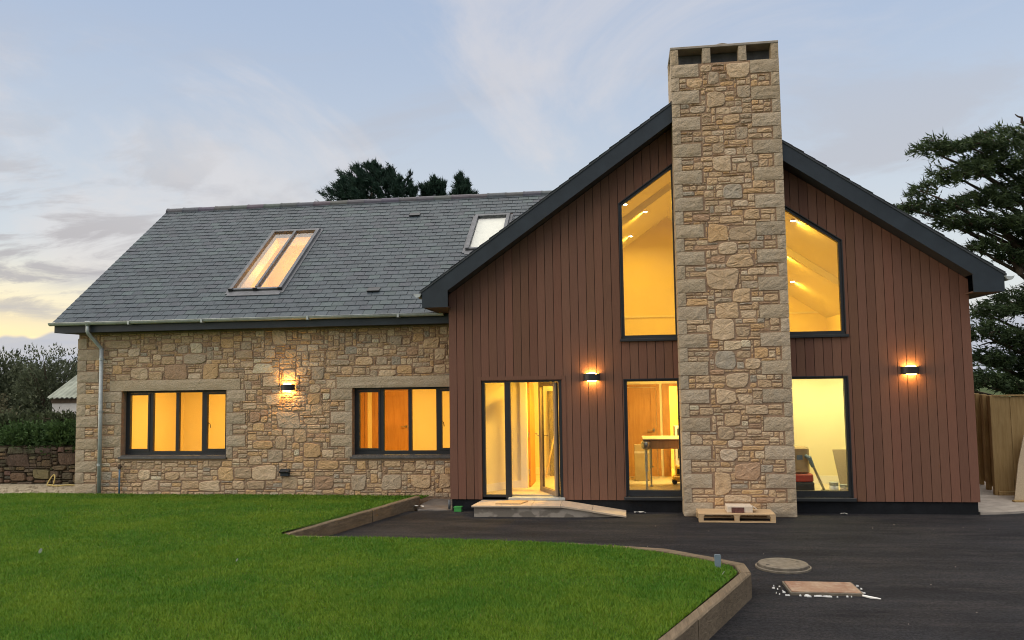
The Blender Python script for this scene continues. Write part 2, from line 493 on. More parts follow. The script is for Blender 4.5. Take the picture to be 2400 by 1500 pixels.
class MB:
    def __init__(self):
        self.V, self.F, self.T = [], [], []

    def add(self, V, F, tint=None):
        b = len(self.V)
        self.V += [tuple(v) for v in V]
        self.F += [tuple(i + b for i in f) for f in F]
        self.T += [tint or (1, 1, 1)] * len(V)
        return self

    def box(self, x0, x1, y0, y1, z0, z1, tint=None):
        V = [(x, y, z) for z in (z0, z1) for y in (y0, y1) for x in (x0, x1)]
        F = [(0, 2, 3, 1), (4, 5, 7, 6), (0, 1, 5, 4), (2, 6, 7, 3), (0, 4, 6, 2), (1, 3, 7, 5)]
        return self.add(V, F, tint)

    def bbox(self, x0, x1, y0, y1, z0, z1, b=0.006, tint=None):
        """box with chamfered edges"""
        V, F = [], []
        for sx, X in ((1, x0), (-1, x1)):
            for sy, Y in ((1, y0), (-1, y1)):
                for sz, Z in ((1, z0), (-1, z1)):
                    V += [(X, Y + sy * b, Z + sz * b), (X + sx * b, Y, Z + sz * b), (X + sx * b, Y + sy * b, Z)]
        i = lambda a, c, d, k: ((a * 2 + c) * 2 + d) * 3 + k
        F += [(i(0, 0, 0, 0), i(0, 0, 1, 0), i(0, 1, 1, 0), i(0, 1, 0, 0)), (i(1, 0, 0, 0), i(1, 1, 0, 0), i(1, 1, 1, 0), i(1, 0, 1, 0))]
        F += [(i(0, 0, 0, 1), i(1, 0, 0, 1), i(1, 0, 1, 1), i(0, 0, 1, 1)), (i(0, 1, 0, 1), i(0, 1, 1, 1), i(1, 1, 1, 1), i(1, 1, 0, 1))]
        F += [(i(0, 0, 0, 2), i(0, 1, 0, 2), i(1, 1, 0, 2), i(1, 0, 0, 2)), (i(0, 0, 1, 2), i(1, 0, 1, 2), i(1, 1, 1, 2), i(0, 1, 1, 2))]
        for a in (0, 1):
            for c in (0, 1):
                F.append((i(a, c, 0, 0), i(a, c, 0, 1), i(a, c, 1, 1), i(a, c, 1, 0)))
                F.append((i(a, 0, c, 0), i(a, 0, c, 2), i(a, 1, c, 2), i(a, 1, c, 0)))
                F.append((i(0, a, c, 1), i(0, a, c, 2), i(1, a, c, 2), i(1, a, c, 1)))
                for d in (0, 1):
                    F.append((i(a, c, d, 0), i(a, c, d, 1), i(a, c, d, 2)))
        return self.add(V, F, tint)

    def prism(self, poly, y0, y1, plane='xz', tint=None):
        """extrude a polygon given in the xz (or xy / yz) plane"""
        n = len(poly)
        if plane == 'xz':
            V = [(a, y0, b) for a, b in poly] + [(a, y1, b) for a, b in poly]
        elif plane == 'xy':
            V = [(a, b, y0) for a, b in poly] + [(a, b, y1) for a, b in poly]
        else:
            V = [(y0, a, b) for a, b in poly] + [(y1, a, b) for a, b in poly]
        F = [tuple(range(n)), tuple(range(2 * n - 1, n - 1, -1))]
        F += [(i, i + n, (i + 1) % n + n, (i + 1) % n) for i in range(n)]
        return self.add(V, F, tint)

    def tube(self, pts, r, n=8, cap=True, tint=None):
        pts = [Vector(p) for p in pts]
        rs = r if isinstance(r, (list, tuple)) else [r] * len(pts)
        V, F = [], []
        ref = None
        for i, p in enumerate(pts):
            d = (pts[min(i + 1, len(pts) - 1)] - pts[max(i - 1, 0)]).normalized()
            if ref is None:
                ref = d.orthogonal().normalized()
            ref = (ref - d * ref.dot(d)).normalized()
            w = d.cross(ref)
            for k in range(n):
                a = 2 * math.pi * k / n
                V.append(p + (ref * math.cos(a) + w * math.sin(a)) * rs[i])
        for i in range(len(pts) - 1):
            for k in range(n):
                F.append((i * n + k, i * n + (k + 1) % n, (i + 1) * n + (k + 1) % n, (i + 1) * n + k))
        if cap:
            F.append(tuple(range(n - 1, -1, -1)))
            F.append(tuple((len(pts) - 1) * n + k for k in range(n)))
        return self.add(V, F, tint)

    def lathe(self, prof, c, n=24, tint=None):
        V, F = [], []
        for r, z in prof:
            for k in range(n):
                a = 2 * math.pi * k / n
                V.append((c[0] + r * math.cos(a), c[1] + r * math.sin(a), c[2] + z))
        for i in range(len(prof) - 1):
            for k in range(n):
                F.append((i * n + k, i * n + (k + 1) % n, (i + 1) * n + (k + 1) % n, (i + 1) * n + k))
        F.append(tuple(range(n - 1, -1, -1)))
        F.append(tuple((len(prof) - 1) * n + k for k in range(n)))
        return self.add(V, F, tint)

    def build(self, name, mat, parent=None, smooth=False, tint=False):
        return mk(name, self.V, self.F, mat, parent, self.T if tint else None, smooth)


def thing(name, label, cat, loc, group=None):
    return tag(empty(name, loc), label, cat, group)


# stones -------------------------------------------------------------
STONE_COLS = [((0.54, 0.41, 0.26), 5), ((0.47, 0.37, 0.25), 4), ((0.57, 0.40, 0.215), 3), ((0.58, 0.47, 0.33), 4),
              ((0.44, 0.375, 0.285), 2.5), ((0.38, 0.355, 0.30), 0.8), ((0.42, 0.29, 0.19), 1.2), ((0.62, 0.53, 0.41), 1.2)]
_cw = [c for _, c in STONE_COLS]


def stone_col(r):
    c = r.choices([c for c, _ in STONE_COLS], _cw)[0]
    k = r.uniform(0.88, 1.12)
    return (min(.72, c[0] * k * 1.17), c[1] * k * 1.08, c[2] * k * 0.99)


def quoin_col(r):
    c = r.choice([(0.50, 0.405, 0.285), (0.47, 0.385, 0.275), (0.52, 0.42, 0.30), (0.49, 0.39, 0.265)])
    k = r.uniform(0.9, 1.1)
    return tuple(x * k for x in c)


def stone_mesh(r, cx, cz, w, h, y, proud, n=14, sq=None, jit=0.075, rough=0.006):
    """one rubble stone on a wall facing -Y, centred (cx, cz): rounded outline, bevelled rim, uneven face"""
    p = sq or (r.uniform(2.9, 6.5) if w * h > 0.035 else r.choice((3.6, 5, 6, 7, 8)))
    if sq is None and w * h > 0.035:
        jit *= 1.35
    ang0 = r.uniform(0, 6.28)
    a1, a2 = r.uniform(-jit, jit), r.uniform(-jit, jit)
    sh = r.uniform(-0.06, 0.06) if sq is None else r.uniform(-0.008, 0.008)
    out = []
    for k in range(n):
        a = 2 * math.pi * (k + 0.5) / n
        ca, sa = math.cos(a), math.sin(a)
        x = math.copysign(abs(ca) ** (2 / p), ca)
        z = math.copysign(abs(sa) ** (2 / p), sa)
        m = 1 + a1 * math.sin(2 * a + ang0) + a2 * math.sin(3 * a + 2 * ang0) + r.uniform(-jit, jit) * 0.5
        out.append((x * m * w / 2 + sh * z * w * 0.5, z * m * h / 2))
    b = min(0.010, 0.12 * min(w, h))
    V = []
    for f, dy in ((1.0, 0.012), (1.0, -proud * 0.55), (None, -proud)):
        for x, z in out:
            if f is None:
                fx, fz = max(0.3, 1 - 2 * b / w), max(0.3, 1 - 2 * b / h)
                V.append((cx + x * fx, y + dy + r.uniform(-rough, rough) * 0.5, cz + z * fz))
            else:
                V.append((cx + x, y + dy, cz + z))
    for x, z in out:
        V.append((cx + x * 0.5, y - proud - r.uniform(-rough, rough * 1.6), cz + z * 0.5))
    V.append((cx, y - proud - r.uniform(-rough, rough * 1.6), cz))
    F = []
    for q in range(3):
        for k in range(n):
            F.append((q * n + k, q * n + (k + 1) % n, (q + 1) * n + (k + 1) % n, (q + 1) * n + k))
    for k in range(n):
        F.append((3 * n + k, 3 * n + (k + 1) % n, 4 * n))
    return V, F


def pack(r, x0, x1, z0, z1, blocked, seeds, cw=0.04, ch=0.045, big=0):
    """random rubble: listed stones first, then random large ones, then small fill; returns (cx, cz, w, h)"""
    nx, nz = int((x1 - x0) / cw), int((z1 - z0) / ch)
    occ = np.zeros((nz, nx), dtype=bool)
    for bx0, bx1, bz0, bz1 in blocked:
        i0, i1 = max(0, math.floor((bx0 - x0) / cw + 0.25)), min(nx, math.ceil((bx1 - x0) / cw - 0.25))
        j0, j1 = max(0, math.floor((bz0 - z0) / ch + 0.25)), min(nz, math.ceil((bz1 - z0) / ch - 0.25))
        if i1 > i0 and j1 > j0:
            occ[j0:j1, i0:i1] = True
    res = []

    def place(i, j, w, h):
        if i < 0 or j < 0 or i + w > nx or j + h > nz or occ[j:j + h, i:i + w].any():
            return False
        occ[j:j + h, i:i + w] = True
        res.append((x0 + (i + w / 2) * cw, z0 + (j + h / 2) * ch, w * cw, h * ch))
        return True
    for sx, sz, sw, sh in seeds:
        w, h = max(2, round((sw + 0.02) / cw)), max(2, round((sh + 0.02) / ch))
        i, j = round((sx - x0) / cw - w / 2), round((sz - z0) / ch - h / 2)
        ok = place(i, j, w, h)
        for dw, dh in ((1, 0), (0, 1), (1, 1), (2, 1)):
            if ok:
                break
            for di in (0, 1):
                for dj in (0, 1):
                    if not ok and w - dw > 2 and h - dh > 1:
                        ok = place(i + di * dw, j + dj * dh, w - dw, h - dh)
    for _ in range(big):
        w, h = r.randint(6, 10), r.randint(4, 7)
        place(r.randint(0, nx - w), r.randint(0, nz - h), w, h)
    for _ in range(big * 4):
        w, h = r.randint(4, 7), r.randint(3, 4)
        place(r.randint(0, nx - w), r.randint(0, nz - h), w, h)
    for j in range(nz):
        i = 0
        while i < nx:
            if occ[j, i]:
                i += 1
                continue
            run = 1
            while i + run < nx and not occ[j, i + run] and run < 9:
                run += 1
            w = min(run, r.choice((3, 3, 4, 4, 5, 5, 6, 7)))
            if run - w == 1:
                w = run if run <= 7 else w - 1
            h = r.choice((1, 2, 2, 2, 2, 2, 2, 3)) if w >= 4 else r.choice((2, 2, 3))
            while h > 1 and (j + h > nz or occ[j:j + h, i:i + w].any()):
                h -= 1
            place(i, j, w, h)
            i += w
    return res


def rubble(r, stones, y, parent, single, name='stone', sizes_sort=True, mat='stone', colf=stone_col, gap=0.016, proud=(0.007, 0.020)):
    """the `single` largest stones as objects, the rest joined"""
    stones = sorted(stones, key=lambda s: -s[2] * s[3])
    rest = MB()
    for k, (cx, cz, w, h) in enumerate(stones):
        ww, hh = w - gap * r.uniform(0.7, 1.3), h - gap * r.uniform(0.7, 1.3)
        V, F = stone_mesh(r, cx, cz, ww, hh, y, r.uniform(*proud) + (0.006 if w * h > 0.05 else 0))
        c = colf(r)
        if k < single:
            mk(name, V, F, mat, parent, [c] * len(V), False)
        else:
            rest.add(V, F, c)
    if rest.V:
        o = rest.build('small_' + name + 's', mat, parent, False, True)
        o['kind'] = 'stuff'

# ------------------------------------------------------------------ dimensions of the house
W, ZC, ZH = 8.866, 0.20, 2.30
KL, KR, KY, KT = 4.072, 5.892, -0.411, 8.04
ZA, SL, OV, EX = 7.33, 0.703, 0.368, 0.40
MID = W / 2
US, UXL, UXR, UZL, UZR = 2.973, 3.11, 6.891, 5.4225, 4.617
S, WL, ZW0, ZWH = 1.346, -8.342, 0.80, 2.193
WA0, WA1, WB0, WB1 = -7.324, -4.986, -2.293, 0.008
EY, ZE, RZ, RY, VX = 0.988, 3.666, 6.893, 5.158, 0.308
BACK = 9.4
RK = (RZ - ZE) / (RY - EY)
RA = math.atan(RK)
RLEN = math.hypot(RZ - ZE, RY - EY)


def roof_pt(x, t, h=0.0):
    return (x, EY + t * math.cos(RA) - h * math.sin(RA), ZE + t * math.sin(RA) + h * math.cos(RA))


def gz(x, drop=0.0):
    return ZA - SL * abs(x - MID) - drop


# ------------------------------------------------------------------ setting: ground, driveway, lawn
g = MB()
g.add([(-600, -600, -0.30), (600, -600, -0.30), (600, 900, -0.30), (-600, 900, -0.30)], [(0, 1, 2, 3)])
tag(g.build('ground', 'field'), 'rough green field all around the house', kind='structure')

DRIVE = [(-3.2, 1.25), (-3.2, -4.0), (-1.0, -4.2), (3.0, -6.0), (2.2, -16.0), (26, -16.0), (26, 1.0), (11.6, 0.9), (9.2, 0.08), (8.84, 0.02), (8.84, 0.12), (0.02, 0.12), (0.02, -0.02), (-0.72, -0.10)]


def cdt(poly, step, zf, jitter=0.3, seed=3):
    r = random.Random(seed)
    xs, ys = [p[0] for p in poly], [p[1] for p in poly]
    pts = [Vector(p) for p in poly]
    n = len(pts)

    def inside(x, y):
        c = False
        j = n - 1
        for i in range(n):
            if (poly[i][1] > y) != (poly[j][1] > y) and x < (poly[j][0] - poly[i][0]) * (y - poly[i][1]) / (poly[j][1] - poly[i][1]) + poly[i][0]:
                c = not c
            j = i
        return c
    x = min(xs) + step / 2
    while x < max(xs):
        y = min(ys) + step / 2
        while y < max(ys):
            X, Y = x + r.uniform(-jitter, jitter) * step, y + r.uniform(-jitter, jitter) * step
            if inside(X, Y):
                pts.append(Vector((X, Y)))
            y += step
        x += step
    v, e, f, *_ = delaunay_2d_cdt(pts, [(i, (i + 1) % n) for i in range(n)], [list(range(n))], 1, 1e-5)
    return [(p.x, p.y, zf(p.x, p.y)) for p in v], [tuple(q) for q in f], inside


def smooth_noise(x, y):
    return 0.5 * math.sin(1.3 * x + 0.7 * y) + 0.3 * math.sin(2.9 * y - 1.1 * x + 1.0) + 0.2 * math.sin(4.7 * x + 3.1 * y + 2)


V, F, _in = cdt(DRIVE, 0.55, lambda x, y: 0.004 * smooth_noise(x * 2, y * 2) - 0.004 if -15 < y < 0.0 else -0.006)
tag(mk('driveway', V, F, 'asphalt', smooth=True), 'dark asphalt driveway in front of the timber gable', kind='structure')


def lawn_z(x, y):
    k = min(1, max(0, (y + 1.6) / 2.9))
    k = k * k * (3 - 2 * k)
    return 0.225 - 0.15 * k + 0.008 * smooth_noise(x, y)


LAWN = [(-30, 1.26), (-0.70, 1.24), (-0.75, 0.36), (-1.70, -3.40), (-1.36, -3.62), (-0.15, -3.60), (1.05, -3.65), (2.2, -3.80), (3.0, -3.97), (3.53, -4.29), (3.92, -4.62), (4.27, -4.95), (4.29, -5.26),
        (3.60, -6.94), (2.77, -8.92), (1.9, -11), (1.6, -17), (-30, -17)]
V, F, in_lawn = cdt(LAWN, 0.35, lawn_z)
n0 = len(V)
lawn = mk('lawn', V, F, 'turf', smooth=True)
tag(lawn, 'raised green lawn held back by timber sleepers', kind='structure')
# blades of grass, thinning out with distance
gv, gc = [], []
cx, cy = CAM.x, CAM.y
bands = [(2.0, 6.2, 2500), (6.2, 8.2, 11000), (8.2, 10.5, 6800), (10.5, 13.0, 4200), (13.0, 17.0, 2600)]
lx = np.array([p[0] for p in LAWN])
ly = np.array([p[1] for p in LAWN])


def inside_np(x, y):
    c = np.zeros(len(x), dtype=bool)
    j = len(lx) - 1
    for i in range(len(lx)):
        if ly[i] != ly[j]:
            t_ = (ly[i] > y) != (ly[j] > y)
            c ^= t_ & (x < (lx[j] - lx[i]) * (y - ly[i]) / (ly[j] - ly[i]) + lx[i])
        j = i
    return c


P = []
for d0, d1, dens in bands:
    area = (13.5 + 8.5) * (d1 - d0) * 0.9
    n = int(area * dens)
    x = NP.uniform(-13.5, 4.6, n)
    y = NP.uniform(CAM.y + 1.0, 1.3, n)
    # uniform by area inside the band, found by rejection
    n_all = int((4.6 + 13.5) * (1.3 - CAM.y - 1.0) * dens)
    x = NP.uniform(-13.5, 4.6, n_all)
    y = NP.uniform(CAM.y + 1.0, 1.3, n_all)
    dep = (x - cx) * -0.1393 + (y - cy) * 0.9876
    lat = (x - cx) * 0.9899 + (y - cy) * 0.1408
    keep = (dep >= d0) & (dep < d1) & (np.abs(lat) < dep * 0.72 + 0.8) & inside_np(x, y)
    wdt = 0.0026 + 0.00042 * dep[keep]
    P.append(np.stack([x[keep], y[keep], wdt], 1))
P = np.concatenate(P)
n = len(P)
sn = 0.5 * np.sin(1.3 * P[:, 0] + 0.7 * P[:, 1]) + 0.3 * np.sin(2.9 * P[:, 1] - 1.1 * P[:, 0] + 1.0) + 0.2 * np.sin(4.7 * P[:, 0] + 3.1 * P[:, 1] + 2)
k = np.clip((P[:, 1] + 1.6) / 2.9, 0, 1)
k = k * k * (3 - 2 * k)
zg = 0.225 - 0.15 * k + 0.008 * sn
az = NP.uniform(0, 2 * np.pi, n)
patch = np.sin(2.1 * P[:, 0] + 1.3 * np.sin(1.7 * P[:, 1])) * np.sin(2.6 * P[:, 1] + 1.1 * np.sin(2.2 * P[:, 0])) * 0.5 + 0.5
patch2 = np.sin(7.3 * P[:, 0] + 2.0 * np.sin(5.1 * P[:, 1])) * np.sin(8.9 * P[:, 1] + 1.7 * np.sin(6.3 * P[:, 0])) * 0.5 + 0.5
hgt = NP.uniform(0.016, 0.040, n) * (0.85 + 0.25 * patch2) * np.where(NP.random(n) < 0.012, 1.6, 1.0)
lean = NP.uniform(0.15, 0.95, n)
base = np.stack([P[:, 0], P[:, 1], zg - 0.004], 1)
side = np.stack([np.cos(az), np.sin(az), np.zeros(n)], 1) * P[:, 2:3]
tipaz = az + np.pi / 2 + NP.uniform(-0.8, 0.8, n)
tip = base + np.stack([np.cos(tipaz) * lean, np.sin(tipaz) * lean, np.ones(n)], 1) * hgt[:, None]
Vg = np.stack([base - side, base + side, tip], 1).reshape(-1, 3)
Fg = np.arange(n * 3).reshape(-1, 3)
g1, g2, g3 = np.array([0.050, 0.125, 0.012]), np.array([0.128, 0.182, 0.018]), np.array([0.17, 0.19, 0.04])
mixf = np.clip(0.60 * patch + 0.4 * patch2 + NP.normal(0, 0.2, n) - 0.05, 0, 1)[:, None]
colg = (g1 * (1 - mixf) + g2 * mixf) * np.array([1.25, 1.36, 1.05])
dry = NP.random(n) < 0.02
colg[dry] = g3
tag(mk_np('grass', Vg, Fg, 'grass', None, np.repeat(colg, 3, axis=0)), 'short mown grass covering the lawn', kind='stuff')

# pale ground beside the house, concrete strips
m = MB()
m.add([(-30, 1.2, 0.03), (-8.2, 1.2, 0.03), (-8.2, 3.2, 0.05), (-30, 3.2, 0.05)], [(0, 1, 2, 3)])
tag(m.build('gravel_strip', 'gravel'), 'pale gravel strip between lawn and old stone wall', kind='structure')
m = MB()
m.prism([(-0.66, 1.34), (-0.72, 0.34), (-0.60, 0.02), (0.02, 0.06), (0.02, 1.34)], -0.05, 0.005, 'xy')
tag(m.build('concrete_pad', 'worn_concrete'), 'small concrete pad in the corner between stone wing and gable', kind='structure')
m = MB()
m.prism([(8.87, 0.04), (9.3, 0.10), (11.5, 0.95), (19.5, 1.3), (19.5, 2.0), (10.2, 2.2), (10.8, 5.0), (8.87, 9.0)], -0.05, 0.03, 'xy')
tag(m.build('concrete_path', 'concrete'), 'grey concrete path along the side of the house', kind='structure')

# ------------------------------------------------------------------ the house
house = thing('house', 'large dusk-lit house of stone wing and brown timber gable with tall stone chimney', 'house', (0, 0, 0))

WALL_SEEDS = [tuple(float(t) / 100 for t in q.split(',')) for q in ("-745,317,63,15;-705,301,27,14;-628,307,31,18;-568,307,26,20;-457,310,21,15;-461,292,38,18;-569,283,51,20;-629,281,28,15;-359,293,22,15;-744,265,22,17;-693,257,38,27;-657,250,32,14;-612,257,50,28;-536,257,35,28;-493,250,42,11;-421,260,36,20;-731,249,33,12;-570,250,26,12;-366,278,18,14;-393,257,16,14;-440,243,24,11;-361,247,27,22;-453,227,15,14;-398,199,30,22;-448,184,32,12;-437,164,24,21;-366,156,47,34;-428,141,24,18;-390,131,24,10;-441,123,19,11;-417,107,42,20;-380,112,24,24;-393,83,31,26;-366,89,19,18;-436,77,26,14;-669,66,25,12;-679,47,27,20;-664,23,40,21;-708,43,27,13;-576,24,36,17;-534,24,48,20;-499,49,35,24;-460,48,38,20;-413,52,50,29;-470,25,27,16;-433,24,36,17;-359,29,30,24;-617,44,31,14;-522,67,26,11;-766,45,21,17;-312,301,23,12;-358,294,24,15;-274,286,24,16;-233,296,24,14;-180,291,29,16;-137,313,25,17;-66,306,29,20;-104,292,21,17;-50,283,22,22;-208,320,16,13;-204,273,38,16;-258,270,38,11;-139,274,18,14;-119,256,32,19;-80,251,38,11;-155,250,36,10;-215,252,26,11;-304,252,25,23;-241,253,21,16;-48,255,21,18;-272,256,23,13;-273,229,24,15;-307,221,22,15;-311,200,26,20;-303,175,23,22;-315,155,30,13;-338,124,25,24;-313,95,33,29;-381,112,23,24;-280,68,47,17;-287,29,38,25;-215,31,30,28;-149,33,36,29;-90,33,39,27;-235,56,24,15;-147,72,34,14;-89,68,22,14;-50,59,17,14;-74,11,25,12;-282,88,21,17;-329,287,16,15").split(';')]
CHIM_SEEDS = [tuple(float(t) / 100 for t in q.split(',')) for q in ("465,766,21,17;523,756,41,27;481,746,19,19;449,736,26,14;488,761,19,7;480,708,28,24;531,718,24,20;495,687,22,15;453,689,27,11;508,669,26,17;448,649,16,10;525,645,18,19;473,637,22,11;516,629,26,9;482,620,17,15;502,616,19,11;490,595,28,25;524,583,23,17;540,601,18,14;516,599,23,8;479,576,20,9;512,567,21,12;471,564,17,11;490,565,18,8;504,546,30,23;548,557,24,10;537,546,29,10;467,541,15,13;483,542,11,10;517,526,20,14;494,529,24,7;483,515,18,13;535,505,27,22;563,510,20,11;478,474,32,30;518,473,43,26;452,500,25,10;429,499,16,9;501,499,33,12;493,446,28,20;457,452,38,8;513,425,46,21;477,429,20,11;540,453,22,10;561,453,20,8;485,396,50,34;445,407,25,8;457,417,30,9;540,406,27,10;526,385,26,10;513,368,29,19;439,360,38,12;561,362,21,11;490,343,36,26;462,339,19,15;525,336,27,10;481,310,40,34;449,314,20,11;512,308,22,15;537,313,20,9;496,283,26,14;482,257,35,30;513,269,24,13;540,270,21,14;528,250,26,18;525,323,21,9;503,227,36,25;546,219,22,10;445,228,23,10;471,228,20,10;483,198,31,26;513,194,22,16;532,174,34,15;491,160,25,20;448,173,21,11;503,178,21,9;483,178,15,8;478,139,27,21;503,134,22,9;430,128,22,15;547,135,18,10;493,120,21,13;468,123,22,8;537,123,22,8;483,101,26,20;522,112,36,7;512,73,37,31;542,77,23,12;469,53,32,32;477,76,26,9;521,40,34,9;530,50,25,7;501,50,25,7;494,29,41,11;538,29,26,9;564,29,20,9;433,28,20,8;549,89,19,6;534,101,13,11").split(';')]

# stone wing wall: mortar core with two window openings
m = MB()
zt = 3.44
for x0, x1, z0, z1 in ((WL, WA0, -0.2, zt), (WA1, WB0, -0.2, zt), (WB1, 0.6, -0.2, zt), (WA0, WA1, -0.2, ZW0), (WA0, WA1, ZWH, zt), (WB0, WB1, -0.2, ZW0), (WB0, WB1, ZWH, zt)):
    m.box(x0, x1, S, S + 0.32, z0, z1)
m.box(WL, WL + 0.3, S + 0.32, BACK, -0.2, zt)
stone_wall = m.build('stone_wall', 'mortar', house)
blocked = [(WA0 - 0.0, WA1 + 0.0, ZW0 - 0.06, ZWH), (WB0, 0.7, ZW0 - 0.06, ZWH)]
LINA, LINB = (-7.60, -4.68, 2.20, 2.425), (-2.62, 0.5, 2.20, 2.425)
blocked += [LINA, LINB]
ry = random.Random(21)
quoins = []
CH = 0.2345
for k in range(14):
    z0 = 0.04 + k * CH
    w = 0.48 if k % 2 == 0 else 0.19
    quoins.append((WL, WL + w, z0, min(z0 + CH, 3.38)))
qh = (ZWH - ZW0) / 6
for k in range(6):
    z1 = ZWH - k * qh
    lw = 0.45 if k % 2 == 0 else 0.155
    quoins.append((WA0 - lw, WA0, z1 - qh, z1))
    quoins.append((WA1, WA1 + lw * 0.93, z1 - qh, z1))
    quoins.append((WB0 - lw, WB0, z1 - qh, z1))
blocked += quoins


def block_stone(r, x0, x1, y0, y1, z0, z1, parent, name='quoin', mat='quoin', front=True, wrap=0):
    """squared granite block: bevelled box with a rock-faced front"""
    g_ = 0.005
    x0, x1, z0, z1 = x0 + g_, x1 - g_, z0 + g_, z1 - g_
    nx = max(3, min(7, int((x1 - x0) / 0.08) + 2))
    nz = max(3, min(5, int((z1 - z0) / 0.06) + 2))
    V, F = [], []
    for j in range(nz):
        for i in range(nx):
            e = i in (0, nx - 1) or j in (0, nz - 1)
            fx = i / (nx - 1)
            fz = j / (nz - 1)
            V.append((x0 + (x1 - x0) * fx + (0 if e else r.uniform(-.01, .01)), y0 + (0.007 if e else -r.uniform(-0.002, 0.007)), z0 + (z1 - z0) * fz))
    idx = lambda i, j: j * nx + i
    for j in range(nz - 1):
        for i in range(nx - 1):
            F.append((idx(i, j), idx(i + 1, j), idx(i + 1, j + 1), idx(i, j + 1)))
    b = len(V)
    ring = [idx(i, 0) for i in range(nx)] + [idx(nx - 1, j) for j in range(1, nz)] + [idx(i, nz - 1) for i in range(nx - 2, -1, -1)] + [idx(0, j) for j in range(nz - 2, 0, -1)]
    for q in ring:
        V.append((V[q][0], y1, V[q][2]))
    L = len(ring)
    for k in range(L):
        F.append((ring[(k + 1) % L], ring[k], b + k, b + (k + 1) % L))
    c = quoin_col(r)
    return mk(name, V, F, mat, parent, [c] * len(V), False)


for x0, x1, z0, z1 in quoins:
    corner = x0 == WL
    block_stone(ry, x0 - (0.02 if corner else 0), x1, S - 0.022, S + (0.30 if corner else 0.14), z0, z1, stone_wall)
block_stone(ry, *LINA[:2], S - 0.028, S + 0.14, LINA[2] - 0.008, LINA[3], stone_wall, 'lintel')
block_stone(ry, *LINB[:2], S - 0.028, S + 0.14, LINB[2] - 0.008, LINB[3], stone_wall, 'lintel')
st = pack(ry, WL + 0.02, 0.02, 0.03, 3.44, blocked, WALL_SEEDS, big=60)
rubble(ry, st, S, stone_wall, 300)

# chimney -------------------------------------------------------------
m = MB()
m.box(KL + 0.02, KR - 0.02, KY + 0.012, 0.45, -0.1, 7.72)
chimney = m.build('chimney', 'mortar', house)
rc = random.Random(5)
blk = []
NC = 33
CQ = 7.72 / NC
for k in range(NC):
    z0 = k * CQ
    w = 0.475 if k % 2 == 0 else 0.145
    for x0, x1 in ((KL, KL + w), (KR - w * 1.02, KR)):
        dpt = 0.0 if z0 < 5.9 else 0.46
        block_stone(rc, x0, x1, KY - 0.012, dpt if dpt else 0.02, z0, z0 + CQ, chimney, 'chimney_quoin')
        blk.append((x0, x1, z0, z0 + CQ))
st = pack(rc, KL + 0.02, KR - 0.02, 0.0, 7.72, blk, CHIM_SEEDS, big=8)
rubble(rc, st, KY + 0.012, chimney, 300, 'chimney_stone')
# open top: pillars, slots and cap
for x0, x1 in ((KL, 4.215), (4.615, 4.76), (5.222, 5.362), (5.762, KR)):
    block_stone(rc, x0, x1, KY - 0.004, -0.22, 7.72, 7.99, chimney, 'chimney_pillar')
    block_stone(rc, x0, x1, 0.20, 0.44, 7.72, 7.99, chimney, 'chimney_pillar')
m = MB()
m.box(KL + 0.03, KR - 0.03, KY + 0.30, 0.18, 7.70, 7.985)
m.build('flue_block', 'lead', chimney)
m = MB()
m.bbox(KL + 0.002, KR - 0.002, KY - 0.006, 0.45, 7.991, 8.035, 0.006)
m.build('cap_slab', 'concrete', chimney)
m = MB()
m.lathe([(0.15, 0), (0.15, 0.03), (0.17, 0.045), (0.16, 0.075), (0.10, 0.105), (0.03, 0.115)], (4.98, -0.1, 8.036), 20)
m.build('chimney_pot', 'red_plastic' if False else 'cover_iron', chimney, True)
m = MB()
m.prism([(KL - 0.05, gz(KL - .05, -0.02)), (KR + 0.05, gz(KR + .05, -0.02)), (KR + .05, gz(KR + .05) - .1), (MID, gz(MID) - .1), (KL - .05, gz(KL - .05) - .1)], 0.451, 0.62)
m.build('lead_apron', 'lead', chimney)

# timber clad gable -----------------------------------------------------
m = MB()
m.box(0.03, W - 0.03, 0.03, 0.11, -0.1, 0.235)
m.box(0.03, 0.11, 0.11, BACK, -0.1, 0.235)
m.box(W - 0.11, W - 0.03, 0.11, BACK, -0.1, 0.235)
m.build('plinth', 'plinth', house)

OPEN = [  # x0, x1, z0, z1 at x0, z1 at x1
    (0.596, 2.033, ZC - 0.01, ZH, ZH), (3.123, 4.115, ZC - 0.01, ZH, ZH), (5.85, 6.888, ZC - 0.01, ZH, ZH),
    (UXL, 4.115, US, UZL, UZL + SL * (4.115 - UXL)), (5.85, UXR, US, UZR + SL * (UXR - 5.85), UZR)]
# structural wall behind the boards, cut by the openings
m = MB()
xs = sorted({0.0, W, MID} | {o[0] for o in OPEN} | {o[1] for o in OPEN})


def strips(x0, x1, zb, ztop):
    """vertical intervals left between openings for a strip x0..x1"""
    xm = (x0 + x1) / 2
    cuts = []
    for o in OPEN:
        if o[0] < xm < o[1]:
            zt_ = lambda x, o=o: o[3] + (o[4] - o[3]) * (x - o[0]) / (o[1] - o[0])
            cuts.append((o[2], zt_))
    cuts.sort(key=lambda c: c[0])
    res = []
    lo = (zb, zb)
    for b, tf in cuts:
        if b > lo[0] + 0.01:
            res.append((lo[0], lo[1], b, b))
        lo = (tf(x0), tf(x1))
    res.append((lo[0], lo[1], ztop(x0), ztop(x1)))
    return res


